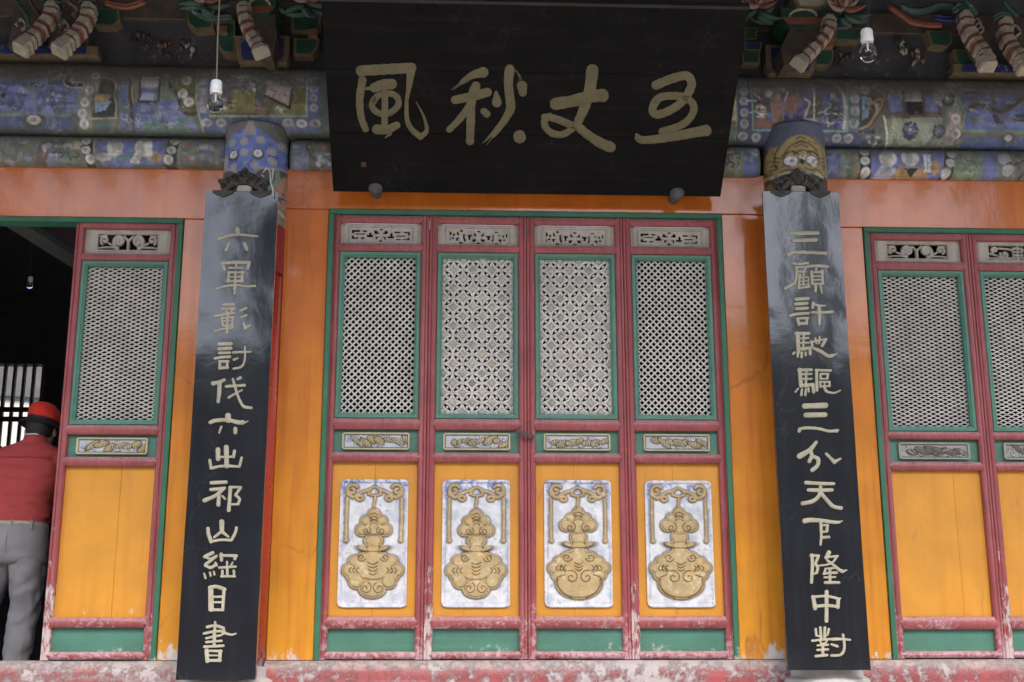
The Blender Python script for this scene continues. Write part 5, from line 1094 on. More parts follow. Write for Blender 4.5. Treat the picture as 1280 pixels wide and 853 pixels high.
def lotus(parent, cx, cy_, Y, s, seed):
    r_ = random.Random(seed); bb = MB(); bb2 = MB()
    for k, a in enumerate((-2.75, -2.2, -1.57, -.95, -.4, -1.9, -1.25, .2, 2.9)):
        L_ = s*r_.uniform(.8, 1.15); c = at(cx, cy_, Y); d_ = np.array([math.cos(a), 0, -math.sin(a)*.8]); sd = np.array([-d_[2], 0, d_[0]]); y = -.010*k
        n = 7; rings = []
        for i in range(n):
            q = i/(n-1); w = L_*.20*math.sin(math.pi*min(q*.92+.08, 1))**.8+.002; p = c+d_*L_*q+np.array([0, -.02-.05*q*q+y*.3, .02*q*q])
            rings.append([p-sd*w, p+np.array([0, -.008, 0])-sd*w*.4, p+np.array([0, -.008, 0])+sd*w*.4, p+sd*w, p+np.array([0, .006, 0])])
        (bb if k % 2 == 0 else bb2).loft(rings)
    bb.obj('lotus_petals', 'petal', parent, smooth=True); bb2.obj('inner_petals', 'petal_red', parent, smooth=True)
    # curling leaves
    bb = MB()
    for k in range(6):
        a = r_.uniform(2.4, 6.9); c = at(cx, cy_+4, Y+.03); pts = []
        for i in range(7):
            q = i/6; pts.append(c+np.array([math.cos(a+q*.7)*s*1.5*q, -.01*k, math.sin(a+q*.7)*s*.75*q-.01]))
        bb.tube(pts, [.004+.016*math.sin(math.pi*i/6) for i in range(7)], 6)
    bb.obj('curling_leaves', 'leaf_green', parent, smooth=True)
def bowl(parent, x0, x1, y0, y1, Y):
    """green block bowl with rust underside and pale arc"""
    P1 = [(x0, y0), (x1, y0), (x1-1, y0+(y1-y0)*.5), (x1-10, y1), (x0+10, y1), (x0+1, y0+(y1-y0)*.5)]
    o = arm(parent, P1, Y, .22, 'bracket_green', edge=False, name='bearing_block')
    P2 = [at(x, y, Y-.006) for x, y in ((x0+2, y0+(y1-y0)*.55), (x1-2, y0+(y1-y0)*.55), (x1-10, y1-1), (x0+10, y1-1))]; bb = MB(); bb.prism(P2, (0, .008, 0)); bb.obj('rust_band', 'bracket_rust', o)
    bb = MB(); xm = (x0+x1)/2; bb.tube([at(xm+(x1-x0)*.30*math.cos(a), y0+(y1-y0)*.50-(y1-y0)*.42*math.sin(a), Y-.008) for a in np.linspace(0, math.pi, 12)], .008, 6); bb.obj('pale_arc', 'trunk_white', o)
def scrollwork(parent, pts, m_, Y, seed, n=5, rr=.012):
    bb = MB(); r_ = random.Random(seed)
    for k in range(n):
        off = r_.uniform(-3, 3); bb.tube([at(x+off*.4+r_.uniform(-.6, .6), y+off, Y-.006*k) for x, y in smooth_path(pts, 5)], rr*r_.uniform(.6, 1.1), 6)
    bb.obj('scroll_carving', m_, parent, smooth=True)
G_, B_ = 'bracket_green', 'bracket_blue'
# cluster over the left column
o0 = at(327, 78, -.2); t = thing('bracket_cluster', 'green and blue bracket cluster over the left column with one striped beak', 'bracket', tuple(o0))
arm(t, [(294, 45), (362, 45), (361, 70), (358, 78), (298, 78), (295, 70)], -.13, .12, B_, name='base_block')
arm(t, [(268, 26), (294, 26), (294, 69), (280, 68), (273, 60), (272, 44)], -.10, .08, G_); arm(t, [(232, 8), (268, 8), (267, 36), (243, 38), (234, 30)], -.10, .08, G_)
arm(t, [(367, 48), (399, 48), (397, 60), (390, 69), (367, 69)], -.10, .08, G_); arm(t, [(364, 8), (402, 8), (400, 34), (385, 42), (364, 40)], -.10, .08, G_)
arm(t, [(272, 32), (284, 32), (284, 42), (274, 42)], -.13, .05, 'bracket_rust'); arm(t, [(383, 36), (397, 36), (396, 46), (385, 46)], -.13, .05, 'bracket_rust')
arm(t, [(312, 18), (344, 18), (346, 46), (340, 72), (328, 72), (316, 50)], -.30, .16, 'bracket_brown', edge=False, name='beak_cheek')
trunk(t, [(305, 8), (306, 20), (311, 38), (321, 54), (327, 66)], .080, (-.38, -.42, -.48), 9, 1)
bowl(t, 303, 346, -4, 17, -.34); lotus(t, 258, 5, -.40, .10, 1); lotus(t, 386, 4, -.40, .11, 2)
scrollwork(t, [(232, 4), (246, 16), (262, 22), (290, 20)], 'leaf_green', -.30, 3); scrollwork(t, [(350, 12), (368, 18), (392, 16)], 'leaf_green', -.30, 4)
# cluster over the right column
t = thing('bracket_cluster', 'green and blue bracket cluster over the right column with one striped beak', 'bracket', tuple(at(990, 90, -.2)))
arm(t, [(957, 56), (1020, 58), (1019, 84), (1016, 92), (962, 91), (958, 82)], -.13, .12, B_, name='base_block')
arm(t, [(1042, 34), (1082, 36), (1081, 46), (1074, 51), (1042, 50)], -.10, .08, G_); arm(t, [(1020, 62), (1042, 62), (1041, 76), (1036, 83), (1018, 82)], -.10, .08, G_); arm(t, [(1044, 26), (1068, 26), (1062, 34), (1046, 35)], -.13, .05, B_)
arm(t, [(932, 34), (947, 34), (946, 49), (930, 50)], -.10, .08, G_); arm(t, [(930, 52), (953, 53), (951, 63), (931, 63)], -.11, .08, B_); arm(t, [(928, 65), (950, 66), (950, 79), (928, 79)], -.10, .08, G_); arm(t, [(1031, 47), (1043, 47), (1042, 59), (1031, 59)], -.14, .05, 'bracket_rust')
arm(t, [(990, 30), (1024, 30), (1018, 52), (1002, 72), (990, 80), (980, 82), (976, 60)], -.30, .16, 'bracket_brown', edge=False, name='beak_cheek')
trunk(t, [(1036, 24), (1035, 38), (1024, 54), (1010, 68), (998, 80)], .080, (-.38, -.42, -.48), 9, 1)
bowl(t, 976, 1032, 10, 31, -.34); lotus(t, 946, 12, -.40, .10, 5); lotus(t, 1052, 16, -.40, .11, 6)
arm(t, [(990, -4), (1036, -4), (1034, 6), (1026, 9), (996, 8)], -.38, .15, 'trunk_white', name='upper_block'); scrollwork(t, [(930, 16), (945, 26), (965, 28)], 'leaf_green', -.30, 7); scrollwork(t, [(1046, 6), (1062, 22), (1084, 22)], 'leaf_green', -.30, 8)
# pairs of slanted beaks at both edges of the picture
def beaks(label, items, blues, greens, org, seed):
    t = thing('bracket_cluster', label, 'bracket', tuple(org))
    for path, w, tip, cheek in items:
        arm(t, cheek, -.30, .14, 'bracket_brown', edge=False, name='beak_cheek'); trunk(t, path, w, (-.38, -.42, -.48), 8, 2)
        hx_, hy_ = path[0]; scrollwork(t, [(hx_-10, hy_+10), (hx_-6, hy_-2), (hx_+4, hy_-6), (hx_+9, hy_+1), (hx_+3, hy_+5)], 'bracket_brown', -.36, int(hx_), 4, .015); scrollwork(t, [(hx_-14, hy_-4), (hx_-4, hy_-10), (hx_+8, hy_-8)], 'leaf_green', -.40, int(hx_)+1, 4, .010); scrollwork(t, [(cheek[0][0]+2, cheek[0][1]+12), (cheek[0][0]+8, cheek[0][1]+4), (cheek[0][0]+14, cheek[0][1]+12), (cheek[0][0]+9, cheek[0][1]+18)], 'trunk_white', -.31, int(hx_)+2, 2, .007)
    for p in blues: arm(t, p, -.12, .10, B_)
    for p in greens: arm(t, p, -.10, .08, G_)
    return t
t = beaks('pair of striped beaks leaning left at the top left corner', [
    ([(66, 8), (62, 22), (50, 38), (38, 50), (24, 62)], .082, 2, [(18, 20), (30, 14), (52, 16), (54, 24), (36, 46), (20, 58), (10, 58)]),
    ([(112, 8), (108, 24), (98, 40), (86, 52), (72, 64)], .082, 2, [(72, 22), (84, 14), (102, 16), (102, 26), (84, 46), (68, 58), (60, 58)])],
    [[(-20, 56), (122, 58), (122, 69), (-20, 68)]], [[(92, 34), (108, 34), (110, 56), (104, 62), (90, 62)], [(116, 10), (148, 10), (150, 26), (142, 33), (118, 32)]], at(60, 70, -.2), 1)
scrollwork(t, [(22, 4), (34, 20), (36, 32)], 'leaf_green', -.40, 11); scrollwork(t, [(86, 2), (96, 10), (92, 20)], 'bracket_edge', -.40, 12); scrollwork(t, [(132, 4), (158, 9), (182, 2)], 'bracket_rust', -.36, 13, 4, .016)
scrollwork(t, [(38, 2), (44, 12), (50, 18)], 'bracket_brown', -.38, 14, 5, .012)
t = beaks('pair of striped beaks leaning right at the top right corner', [
    ([(1206, 18), (1210, 36), (1220, 54), (1230, 68), (1236, 84)], .082, 2, [(1214, 22), (1232, 22), (1240, 50), (1240, 74), (1226, 62), (1216, 44)]),
    ([(1256, 26), (1258, 46), (1266, 62), (1276, 74), (1284, 88)], .082, 2, [(1262, 30), (1286, 30), (1292, 60), (1290, 80), (1274, 66), (1264, 50)])],
    [[(1192, 80), (1300, 82), (1300, 92), (1192, 91)]], [[(1158, 38), (1190, 40), (1190, 54), (1184, 59), (1164, 56)], [(1192, 62), (1222, 64), (1222, 84), (1204, 84), (1194, 76)]], at(1240, 92, -.2), 2)
scrollwork(t, [(1205, -2), (1212, 6), (1220, 16)], 'leaf_green', -.42, 15); scrollwork(t, [(1254, 0), (1262, 10), (1272, 20)], 'leaf_green', -.42, 16)
t = thing('carved_dragon', 'orange and grey carved dragon between the right brackets', 'carving', tuple(at(1145, 20, -.3)))
scrollwork(t, [(1112, 8), (1124, 16), (1138, 26), (1160, 30), (1176, 30)], 'bracket_rust', -.30, 21, 5, .018); scrollwork(t, [(1126, 8), (1142, 14), (1160, 12), (1178, 6), (1200, 10)], 'leaf_green', -.32, 22, 6, .012); scrollwork(t, [(1168, 22), (1184, 24), (1198, 22)], 'bracket_blue', -.33, 23, 3, .014)
# frieze board behind the brackets and the timber above it
t = thing('frieze_board', 'dark painted boarding between the brackets above the upper beam', 'board', (0, .05, 3.9))
for x0_, x1_ in ((-5.0, -3.2), (-3.2, -1.2), (-1.2, .37), (.37, 1.94), (1.94, 3.7), (3.7, 5.3)):
    bb = MB(); bb.box(x0_+.002, x1_-.002, -.015, .02, 3.616, 4.7, bv=.004); bb.obj('board', 'frieze_paint', t)
bb = MB(); bb.box(-5, 5.3, -.05, -.012, float(at(640, 33, -.05)[2]), float(at(640, 26, -.05)[2])+.1, bv=.006); bb.obj('cross_tie', 'bracket_brown', t)
for k, (px_, py_, ms_) in enumerate(((235, 60, ('trunk_white', 'bracket_brown')), (205, 62, ('bracket_rust', 'bracket_brown')), (176, 52, ('bracket_brown', 'frieze_paint')), (1127, 56, ('trunk_white', 'bracket_green')), (1145, 70, ('trunk_white', 'bracket_edge')), (1052, 70, ('bracket_brown', 'dark_wood')))):
    r_ = random.Random(k+30); f = thing('carved_figure', ('pale', 'rust red', 'dark', 'tall pale', 'small pale', 'blackened')[k]+' worn carved figure on the frieze boarding '+('left of the left lotus', 'left of the pale figure', 'above the window motif', 'right of the right bulb', 'beside the tall pale figure', 'under the right lotus')[k], 'carving', tuple(at(px_, py_, -.02)))
    for q, m_ in enumerate(ms_):
        bb = MB()
        for n_ in range(4):
            x, y = px_+r_.uniform(-6, 6)*(1+q), py_+r_.uniform(-9, 9); w_ = r_.uniform(.5, 1.0); bb.tube([at(x, y-4, -.018-.006*n_), at(x+r_.uniform(-2, 2), y, -.026-.004*n_), at(x+r_.uniform(-4, 4), y+5, -.02-.004*n_)], [.004, .019*w_, .005], 7)
        bb.obj('figure_carving', m_, f, smooth=True, kind='stuff')

# ================================================================== eave over the porch
t = thing('eave', 'dark timber eave with rafters above the brackets', 'roof', (0, -1, 4.3))
bb = MB()
def slope(y): return 4.08+(y+2.9)*.22
bb.add([(-9, -2.9, slope(-2.9)), (9.5, -2.9, slope(-2.9)), (9.5, 6, slope(6)), (-9, 6, slope(6)), (-9, -2.9, slope(-2.9)+.12), (9.5, -2.9, slope(-2.9)+.12), (9.5, 6, slope(6)+.14), (-9, 6, slope(6)+.14)], [(0, 1, 2, 3), (7, 6, 5, 4), (0, 4, 5, 1), (1, 5, 6, 2), (2, 6, 7, 3), (3, 7, 4, 0)]); bb.obj('roof_deck', 'eave_wood', t)
bm_ = MB(); bm_.tube([(0, -3.05, slope(-3.05)-.06), (0, .15, slope(.15)-.06)], .05, 8); rm = bm_.mesh('rafter', 'eave_wood', (0, -1, 4.3), smooth=True)
for k in range(36): link('rafter', rm, t, (-6.2+k*.36, 0, 0))
bb = MB(); bb.tube([(-9, -1.1, slope(-1.1)-.22), (9.5, -1.1, slope(-1.1)-.22)], .11, 14); bb.obj('eave_purlin', 'bracket_brown', t, smooth=True)

# ================================================================== bare bulbs
def bulb(label, px_, py0, py1, Y, cordpts, cordm, sc=1.0, broad=1.0):
    c = at(px_, py1, Y); z0 = c[2]; h = (at(px_, py0, Y)[2]-z0); t = thing('light_bulb', label, 'light bulb', tuple(c)); x, y = c[0], c[1]; r0 = h*.225*broad
    bb = MB(); bb.lathe(x, y, [(.004*sc, z0+h), (r0*.62, z0+h*.985), (r0*.74, z0+h*.93), (r0*.74, z0+h*.70), (r0*.80, z0+h*.69), (r0*.80, z0+h*.655), (r0*.70, z0+h*.65), (r0*.70, z0+h*.58), (.003, z0+h*.575)], 20); bb.obj('socket', 'porcelain', t, auto=40)
    bb = MB(); pr = [(r0*.58, z0+h*.60), (r0*.62, z0+h*.53), (r0*.86, z0+h*.44), (r0*1.0, z0+h*.34), (r0*1.03, z0+h*.26), (r0*.92, z0+h*.14), (r0*.62, z0+h*.045), (.002, z0)]; bb.lathe(x, y, pr, 24); bb.obj('glass_bulb', 'glass', t, smooth=True)
    bb = MB(); bb.tube([(x, y, z0+h*.56), (x, y, z0+h*.34)], r0*.10, 8); bb.tube([(x-r0*.3, y, z0+h*.36), (x-r0*.12, y, z0+h*.30), (x+r0*.12, y, z0+h*.36), (x+r0*.3, y, z0+h*.30)], r0*.035, 6); bb.obj('filament_stem', 'porcelain', t)
    bb = MB(); bb.tube([(x, y, z0+h*.99)]+[tuple(at(a, b_, Y)) for a, b_ in cordpts], .0035, 6); bb.obj('cord', cordm, t)
bulb('bare bulb on a thin cord, left of the black sign', 268.5, 101, 141, -1.35, [(272, 50), (274.5, 0), (277, -60)], 'cord')
bulb('bare bulb hanging in front of the dark frieze, right of the black sign', 1086, 37, 78, -1.35, [(1087, 0), (1088, -50)], 'dark_wood')
bulb('faint unlit bulb deep in the dark interior', 37, 346, 362, 2.2, [(37, 300), (37, 240)], 'dark_wood')

# ================================================================== dark interior seen through the open doorway and the lattices
t = thing('hall_interior', 'dark hall room seen through the open left doorway', 'room', (0, 3, 0))
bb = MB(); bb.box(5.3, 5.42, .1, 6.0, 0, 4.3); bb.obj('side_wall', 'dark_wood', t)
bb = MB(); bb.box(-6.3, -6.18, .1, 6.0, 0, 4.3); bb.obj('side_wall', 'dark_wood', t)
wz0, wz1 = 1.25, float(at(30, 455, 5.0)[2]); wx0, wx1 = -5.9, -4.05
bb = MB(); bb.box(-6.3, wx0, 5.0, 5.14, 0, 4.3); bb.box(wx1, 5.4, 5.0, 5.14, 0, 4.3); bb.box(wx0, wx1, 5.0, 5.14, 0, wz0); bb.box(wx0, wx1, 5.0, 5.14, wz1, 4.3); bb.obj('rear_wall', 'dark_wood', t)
win = thing('barred_window', 'bright window with upright bars at the back of the dark hall', 'window', (wx0, 5, wz0))
pitch = (at(48, 500, 5)[0]-at(36, 500, 5)[0])
me = MB(); me.box(-.013, .013, 5.02, 5.06, wz0, wz1); bm1 = me.mesh('window_bar', 'bracket_brown', (0, 5, wz0))
k = 0
while wx0+k*pitch < wx1:
    link('window_bar', bm1, win, (k*pitch, 0, 0)); k += 1
bb = MB()
for y_ in (512, 524): zz = float(at(20, y_, 5.0)[2]); bb.box(wx0, wx1, 4.99, 5.03, zz-.022, zz+.022)
bb.obj('window_rail', 'dark_wood', win)
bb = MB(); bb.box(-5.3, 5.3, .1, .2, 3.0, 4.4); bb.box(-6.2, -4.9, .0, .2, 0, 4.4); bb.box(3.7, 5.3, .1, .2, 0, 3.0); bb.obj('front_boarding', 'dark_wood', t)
# sloping tie seen through the open doorway
t2 = thing('interior_beam', 'dark red sloping beam with a grey lower edge inside the open doorway', 'beam', tuple(at(50, 300, 1.2)))
A = [at(-60, 232, .4), at(120, 346, 1.5)]
bb = MB(); bb.prism([A[0], A[0]+np.array([0, 0, .45]), A[1]+np.array([0, 0, .45]), A[1]], (.10, .0, 0)); bb.obj('beam_side', 'inner_red', t2)
bb = MB(); bb.prism([A[0]+np.array([-.02, 0, -.03]), A[0]+np.array([-.02, 0, .012]), A[1]+np.array([-.02, 0, .012]), A[1]+np.array([-.02, 0, -.03])], (.14, 0, 0)); bb.obj('beam_edge', 'inner_grey', t2)
# sunlit yard behind the back window
b = MB(); b.box(-16, 2, 6.0, 14, -.3, -.05); b.obj('rear_yard_ground', 'paving', kind='structure')
t = thing('far_wall', 'white yard wall glimpsed between the window bars', 'wall', (-7, 9, 0)); bb = MB(); bb.box(-14, -1, 9, 9.3, -.05, 3.6); bb.obj('wall', 'far_wall', t)
bb = MB(); bb.add([(-14, 8.95, 3.72), (-1, 8.95, 3.0), (-1, 9.6, 3.3), (-14, 9.6, 3.9), (-14, 8.95, 4.8), (-1, 8.95, 4.8), (-1, 9.6, 4.7), (-14, 9.6, 4.7)], [(0, 1, 2, 3), (7, 6, 5, 4), (0, 4, 5, 1), (1, 5, 6, 2), (2, 6, 7, 3), (3, 7, 4, 0)]); bb.obj('wall_coping', 'roof_tile', t)

# ================================================================== the courtyard behind the camera (seen only in the gloss)
def tree(x, y, h, r, seed, label, n=5000):
    rnd = np.random.RandomState(seed); t = thing('courtyard_tree', label, 'tree', (x, y, -1.1), 'trees across the courtyard')
    bb = MB(); bb.tube([(x, y, -1.1), (x+.1, y, h*.3), (x-.1, y+.1, h*.6), (x, y, h*.85)], [.28, .22, .15, .05], 8)
    for k in range(6): a = k*1.05; bb.tube([(x, y, h*(.35+.05*k)), (x+math.cos(a)*r*.4, y+math.sin(a)*r*.4, h*(.55+.04*k)), (x+math.cos(a)*r*.75, y+math.sin(a)*r*.75, h*(.7+.03*k))], [.10, .07, .03], 6)
    bb.obj('trunk', 'bark', t, smooth=True)
    u = rnd.normal(size=(n, 3)); u /= np.linalg.norm(u, axis=1)[:, None]; clump = rnd.normal(size=(26, 3)); clump /= np.linalg.norm(clump, axis=1)[:, None]
    cc = clump[rnd.randint(0, 26, n)]*rnd.uniform(.45, 1, (n, 1)); c = (cc*.75+u*rnd.uniform(.05, .34, (n, 1)))*np.array([r, r, h*.36])+np.array([0, 0, h*.68+1.1])
    s = rnd.uniform(.12, .26, (n, 1))*(1+r*.12); a = rnd.normal(size=(n, 3)); a /= np.linalg.norm(a, axis=1)[:, None]; b2 = np.cross(a, u); b2 /= np.linalg.norm(b2, axis=1)[:, None]+1e-9
    V = np.stack([c-a*s, c-b2*s*.6, c+a*s, c+b2*s*.6], 1).reshape(-1, 3); me = bpy.data.meshes.new('crown'); me.vertices.add(4*n); me.vertices.foreach_set('co', V.ravel()); me.loops.add(4*n); me.loops.foreach_set('vertex_index', np.arange(4*n, dtype=np.int32)); me.polygons.add(n); me.polygons.foreach_set('loop_start', np.arange(0, 4*n, 4, dtype=np.int32)); me.update(calc_edges=True); me.materials.append(MATS['foliage']); link('crown', me, t)
for k, (x, y, h, r, lb) in enumerate(((-19, -30, 17, 6.2, 'tall broad tree at the left of the courtyard'), (-3.4, -31, 17, 5.2, 'tall tree in the middle of the courtyard'), (21.5, -31, 17, 5.2, 'tall broad tree at the right of the courtyard'), (11.2, -30, 16, .55, 'slim pointed cypress right of the middle of the courtyard'))): tree(x, y, h, r, k+1, lb)
ORD = 'first second third fourth fifth sixth seventh eighth ninth tenth eleventh twelfth thirteenth fourteenth'.split()
for k in range(14): tree(-39+k*6+random.Random(k).uniform(-1, 1), -34, 10.6+random.Random(k+50).uniform(-.6, .8), 4.4, k+20, 'round tree in the low row before the far hall, '+ORD[k]+' from the left')
for k in range(13): tree(-36+k*6+random.Random(k+9).uniform(-1, 1), -36.4, 10.4+random.Random(k+70).uniform(-.6, .8), 4.4, k+40, 'round tree in the rear row against the far hall, '+ORD[k]+' from the left')
t = thing('courtyard_hall', 'long grey roofed hall closing the far side of the courtyard', 'building', (0, -38, -1.1))
bb = MB(); bb.box(-45, 45, -44, -38, -1.1, 3.4); bb.obj('wall', 'inner_red', t)
bb = MB(); bb.add([(-46, -36.2, 3.1), (46, -36.2, 3.1), (46, -41, 6.6), (-46, -41, 6.6), (-46, -46, 3.1), (46, -46, 3.1)], [(0, 1, 2, 3), (3, 2, 5, 4), (0, 4, 5, 1), (0, 3, 4), (1, 5, 2)]); bb.obj('roof', 'roof_tile', t)

# ================================================================== the man in the red shirt, walking in, seen from behind
man = thing('person', 'man in red shirt and red cap, seen from behind, walking into the dark doorway', 'person', (-2.60, .62, 0))
MX, MY = -2.60, .62
def ring(cx, cy_, z, rx, ry, n=28, tilt=0.0, p=2.3, ph=0.0):
    out = []
    for k in range(n):
        a = 2*math.pi*k/n; c, s_ = math.cos(a), math.sin(a)
        x = rx*abs(c)**(2/p)*(1 if c >= 0 else -1); y = ry*abs(s_)**(2/p)*(1 if s_ >= 0 else -1)
        out.append((MX+cx+x*math.cos(ph)-y*math.sin(ph), MY+cy_+x*math.sin(ph)+y*math.cos(ph), z+tilt*x))
    return out
# body: one continuous skinned figure
J = {'pelvis': (0, 0, .95, .125, .10), 'belly': (.005, 0, 1.10, .125, .095), 'chest': (.02, 0, 1.30, .145, .10), 'neckb': (.045, .0, 1.465, .062, .060), 'neck': (.060, .015, 1.53, .052, .055), 'head': (.075, .08, 1.57, .060, .065), 'crown': (.078, .10, 1.60, .052, .058),
     'shL': (-.15, 0, 1.41, .060, .058), 'elL': (-.30, .06, 1.15, .042, .042), 'wrL': (-.25, .26, 1.02, .027, .024), 'haL': (-.235, .33, 1.00, .036, .018),
     'shR': (.205, .0, 1.41, .060, .058), 'elR': (.26, .08, 1.13, .042, .042), 'wrR': (.22, .27, 1.00, .027, .024), 'haR': (.21, .34, .99, .036, .018),
     'hipL': (-.105, 0, .90, .095, .095), 'knL': (-.20, .12, .50, .060, .060), 'anL': (-.27, .08, .10, .042, .042), 'toL': (-.28, .22, .04, .035, .030),
     'hipR': (.085, 0, .90, .095, .095), 'knR': (.075, .02, .50, .060, .060), 'anR': (.055, -.03, .10, .042, .042), 'toR': (.06, .11, .04, .035, .030)}
E_ = [('pelvis', 'belly'), ('belly', 'chest'), ('chest', 'neckb'), ('neckb', 'neck'), ('neck', 'head'), ('head', 'crown'), ('chest', 'shL'), ('shL', 'elL'), ('elL', 'wrL'), ('wrL', 'haL'), ('chest', 'shR'), ('shR', 'elR'), ('elR', 'wrR'), ('wrR', 'haR'), ('pelvis', 'hipL'), ('hipL', 'knL'), ('knL', 'anL'), ('anL', 'toL'), ('pelvis', 'hipR'), ('hipR', 'knR'), ('knR', 'anR'), ('anR', 'toR')]
for sd, s_ in (('L', -1), ('R', 1)):                 # five fingers, slightly curled
    hx, hy, hz = J['ha'+sd][:3]
    for f, (dx, dz, l) in enumerate(((-.026, .0, .070), (-.009, .004, .080), (.009, .003, .075), (.026, -.002, .060))):
        J[f'k{sd}{f}'] = (hx+dx, hy+.045, hz+dz, .0095, .0095); J[f't{sd}{f}'] = (hx+dx*1.1, hy+.045+l*.6, hz+dz-.022, .0085, .0085); J[f'e{sd}{f}'] = (hx+dx*1.1, hy+.045+l*.8, hz+dz-.048, .0075, .0075)
        E_ += [('ha'+sd, f'k{sd}{f}'), (f'k{sd}{f}', f't{sd}{f}'), (f't{sd}{f}', f'e{sd}{f}')]
    J[f'p{sd}'] = (hx-s_*.045, hy+.005, hz-.012, .011, .011); J[f'q{sd}'] = (hx-s_*.058, hy+.035, hz-.028, .009, .009); E_ += [('ha'+sd, f'p{sd}'), (f'p{sd}', f'q{sd}')]
nm = list(J); me = bpy.data.meshes.new('body'); me.from_pydata([J[k][:3] for k in nm], [(nm.index(a), nm.index(b_)) for a, b_ in E_], []); me.update(); me.materials.append(MATS['skin'])
bo = link('body', me, man); md = bo.modifiers.new('skin', 'SKIN'); 
for i, k in enumerate(nm): me.skin_vertices[0].data[i].radius = J[k][3:5]; me.skin_vertices[0].data[i].use_root = (k == 'pelvis')
ss = bo.modifiers.new('sub', 'SUBSURF'); ss.levels = 2; ss.render_levels = 2; md.use_smooth_shade = True
# head with face: an egg lofted with brow, nose and chin, ears at the sides
bb = MB(); HX, HY = .078, .035
for_rings = [(1.500, .030, .040, .02), (1.515, .050, .066, .015), (1.545, .064, .080, .010), (1.58, .073, .092, .004), (1.62, .077, .098, 0), (1.66, .078, .099, -.003), (1.70, .073, .094, -.004), (1.735, .056, .074, -.005), (1.752, .02, .03, -.005)]
rs = []
for z, rx, ry, dy in for_rings:
    rg = []
    for k in range(32):
        a = 2*math.pi*k/32; x = rx*math.cos(a); y = ry*math.sin(a)+dy
        if abs(a-math.pi/2) < .22 and 1.55 < z < 1.64: y += .020*(1-abs(a-math.pi/2)/.22)*(1.3 if z < 1.6 else .7)   # nose
        if 1.61 < z < 1.63 and .25 < abs(a-math.pi/2) < .55: y -= .008
        rg.append((MX+HX+x, MY+HY+y, z))
    rs.append(rg)
bb.loft(rs); bb.obj('head', 'skin', man, smooth=True)
for s_ in (-1, 1):
    bb = MB(); ex = MX+HX+s_*.080
    bb.loft([[(ex+s_*h, MY+HY-.004+.019*k_*math.cos(a), 1.612+.032*k_*math.sin(a)) for a in np.linspace(0, 2*math.pi, 15)[:-1]] for k_, h in ((.7, -.012), (1, .004), (.9, .012), (.55, .006), (.2, .004))]); bb.obj('ear', 'skin', man, smooth=True)
bb = MB(); bb.loft([ring(HX, HY-.012, z, rx, ry) for z, rx, ry in ((1.553, .052, .064), (1.57, .068, .084), (1.61, .080, .096), (1.65, .083, .102), (1.69, .080, .100), (1.72, .070, .088))]); bb.obj('hair', 'hair', man, smooth=True)
# cap: black band and brim, red crown
bb = MB(); n = 40
def cring(z, rx, ry, tl=.10): return ring(HX+.008, HY, z, rx, ry, n, tl*-1)
bb.loft([cring(1.655, .088, .108), cring(1.686, .092, .112), cring(1.688, .088, .108)]); bb.obj('cap_band', 'cap_black', man, auto=40)
bb = MB(); bb.loft([ring(HX+.0, HY, 1.655, .092, .112, n, -.10), ring(HX-.01, HY+.012, 1.640, .122, .140, n, -.16), ring(HX-.01, HY+.012, 1.646, .122, .140, n, -.16), ring(HX, HY, 1.665, .090, .110, n, -.10)]); bb.obj('cap_brim', 'cap_black', man, auto=40)
bb = MB(); bb.loft([cring(1.680, .093, .113, .12), cring(1.712, .094, .114, .16), cring(1.742, .089, .108, .17), cring(1.765, .077, .094, .15), cring(1.781, .056, .070, .10), cring(1.790, .030, .036, .04), cring(1.792, .006, .006, 0)]); bb.obj('cap_crown', 'cap_red', man, smooth=True)
# shirt with yoke, sleeves and folds
def fold(rings, seed, amp=.006):
    rr = np.array(rings); nz_, nk, _ = rr.shape; nz2 = (vnoise((nz_, nk), 4.5, seed, 3)-.5); ii, kk = np.meshgrid(np.arange(nz_), np.arange(nk), indexing='ij'); nz2 += .28*np.sin(ii*.9+kk*.55+vnoise((nz_, nk), 9, seed+4)*9)*np.clip(vnoise((nz_, nk), 7, seed+8)*2-.6, 0, 1)
    c = rr.mean(1, keepdims=True); d_ = rr-c; l = np.linalg.norm(d_[..., :2], axis=2, keepdims=True)+1e-9; d_ = d_/l; rr[..., :2] += (d_*nz2[..., None]*amp*2)[..., :2]; nz2[:, -1] = nz2[:, 0]
    return [[tuple(p) for p in r_] for r_ in rr]
def lerp_rings(keys, n, seg=36):
    zs = [k[0] for k in keys]; out = []
    for q in np.linspace(0, 1, n):
        z = zs[0]+(zs[-1]-zs[0])*q; v = [np.interp(z if zs[0] < zs[-1] else -z, [x if zs[0] < zs[-1] else -x for x in zs], [k[i] for k in keys]) for i in range(1, len(keys[0]))]
        out.append(ring(v[0], v[1], z, v[2], v[3], seg))
    return out
keys = [(1.010, -.005, 0, .182, .128), (1.05, -.003, 0, .185, .132), (1.12, 0, 0, .180, .128), (1.25, .012, 0, .198, .130), (1.36, .02, 0, .212, .124), (1.42, .025, 0, .195, .108), (1.455, .032, 0, .150, .085), (1.48, .045, .0, .092, .068), (1.492, .050, .004, .070, .064)]
R1 = fold(lerp_rings(keys, 60, 60), 3, .011); bb = MB(); bb.loft(R1, caps=False); bb.obj('shirt', 'shirt_red', man, smooth=True)
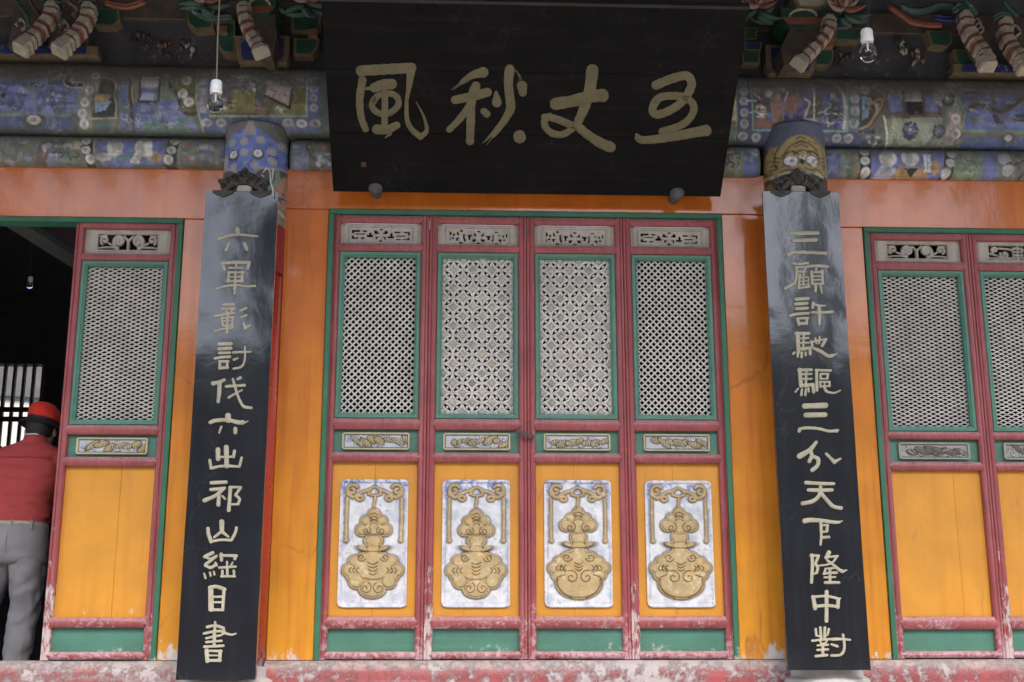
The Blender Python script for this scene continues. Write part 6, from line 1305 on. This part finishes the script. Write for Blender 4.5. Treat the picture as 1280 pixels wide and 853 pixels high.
for s_, jn in ((-1, 'L'), (1, 'R')):
    sh, el = np.array(J['sh'+jn][:3]), np.array(J['el'+jn][:3]); wr = np.array(J['wr'+jn][:3]); o_ = np.array([MX, MY, 0])
    path = [sh+np.array([-s_*.03, 0, .005]), sh*.85+el*.15, sh*.6+el*.4, sh*.3+el*.7, el, el*.6+wr*.4, el*.3+wr*.7]
    bb = MB(); bb.tube([o_+p for p in path], [.078, .080, .076, .070, .064, .058, .054], 18, caps=False); bb.obj('sleeve', 'shirt_red', man, smooth=True)
bb = MB(); bb.loft([ring(.055, .008, z, rx, ry, 28, 0, 2.0) for z, rx, ry in ((1.478, .080, .076), (1.502, .070, .070), (1.524, .064, .066), (1.520, .060, .062))], caps=False); bb.obj('collar', 'shirt_red', man, smooth=True)
bb = MB(); bb.loft([ring(.055, .008, z, rx, ry, 28, 0, 2.0) for z, rx, ry in ((1.515, .061, .062), (1.532, .059, .060), (1.531, .055, .056))], caps=False); bb.obj('undershirt_edge', 'porcelain', man, smooth=True)
bb = MB(); bb.loft([ring(-.005, 0, z, rx, ry) for z, rx, ry in ((.982, .170, .124), (.984, .176, .130), (1.012, .176, .130), (1.014, .170, .124))], caps=False); bb.obj('belt', 'belt', man, auto=40)
bb = MB()
for x in (-.10, .01, .12): bb.box(MX+x-.006, MX+x+.006, MY-.137+abs(x)*.12, MY-.128+abs(x)*.12, .965, 1.018)
bb.obj('belt_loops', 'trouser_grey', man)
# trousers: hips then two legs
def leg_rings(side):
    hx = -.088 if side < 0 else .080; K = J['knL' if side < 0 else 'knR']; A_ = J['anL' if side < 0 else 'anR']
    return [(.80, hx, 0, .100, .118), (.70, hx*.7+K[0]*.3, K[1]*.3, .094, .108), (.50, K[0], K[1]*.9, .080, .088), (.30, (K[0]+A_[0])/2, (K[1]+A_[1])/2, .076, .084), (.12, A_[0], A_[1], .072, .082), (.065, A_[0]+.004, A_[1]+.006, .076, .090)]
bb = MB(); bb.loft(fold(lerp_rings([(1.0, -.005, 0, .174, .128), (.95, -.005, -.008, .182, .138), (.88, -.004, -.012, .186, .142), (.80, -.004, -.006, .186, .130), (.77, -.004, 0, .178, .112)], 16), 6, .004), caps=True); bb.obj('trouser_seat', 'trouser_grey', man, smooth=True)
for s_ in (-1, 1):
    bb = MB(); bb.loft(fold(lerp_rings([(.86, -.088 if s_ < 0 else .080, -.002, .096, .124)]+leg_rings(s_), 54, 44), 9+s_, .013), caps=True); bb.obj('trouser_leg', 'trouser_grey', man, smooth=True)
    A_ = J['anL' if s_ < 0 else 'anR']; bb = MB(); bb.loft([[(MX+A_[0]+w_*math.cos(a), MY+A_[1]+y_, max(.0, .045*h+.045*h*math.sin(a))) for a in np.linspace(0, 2*math.pi, 17)[:-1]] for y_, w_, h in ((-.085, .02, .6), (-.075, .036, .95), (-.02, .040, 1.15), (.06, .042, .95), (.13, .045, .75), (.18, .036, .6), (.20, .012, .35))]); bb.obj('shoe', 'shoe', man, smooth=True)
bb = MB(); bb.tube([(MX-.19, MY-.095, 1.40), (MX-.10, MY-.126, 1.388), (MX+.02, MY-.134, 1.385), (MX+.14, MY-.126, 1.388), (MX+.225, MY-.092, 1.40)], .0028, 6); bb.obj('yoke_seam', 'shirt_red', man, smooth=True)
# shoulder yoke seam and centre-back seam of the trousers
bb = MB(); bb.tube([(MX-.005, MY-.136, .975), (MX-.004, MY-.156, .90), (MX-.004, MY-.150, .84), (MX, MY-.11, .79)], .0022, 6); bb.obj('trouser_seam', 'trouser_grey', man, smooth=True)
bb = MB(); bb.tube([(MX-.155, MY-.105, .925), (MX-.10, MY-.142, .915), (MX-.065, MY-.150, .912)], .0035, 6); bb.obj('pocket_welt', 'trouser_grey', man)

# the head bows forward over the chest
hinge = Vector((.062, .02, 1.50)); rot = Matrix.Rotation(R(-10), 4, 'X')
for o in man.children:
    if o.name.split('.')[0] in ('head', 'ear', 'hair', 'cap_band', 'cap_brim', 'cap_crown'):
        o.data.transform(Matrix.Translation(Vector((-.01, .0, -.052))) @ Matrix.Translation(hinge) @ rot @ Matrix.Translation(-hinge))
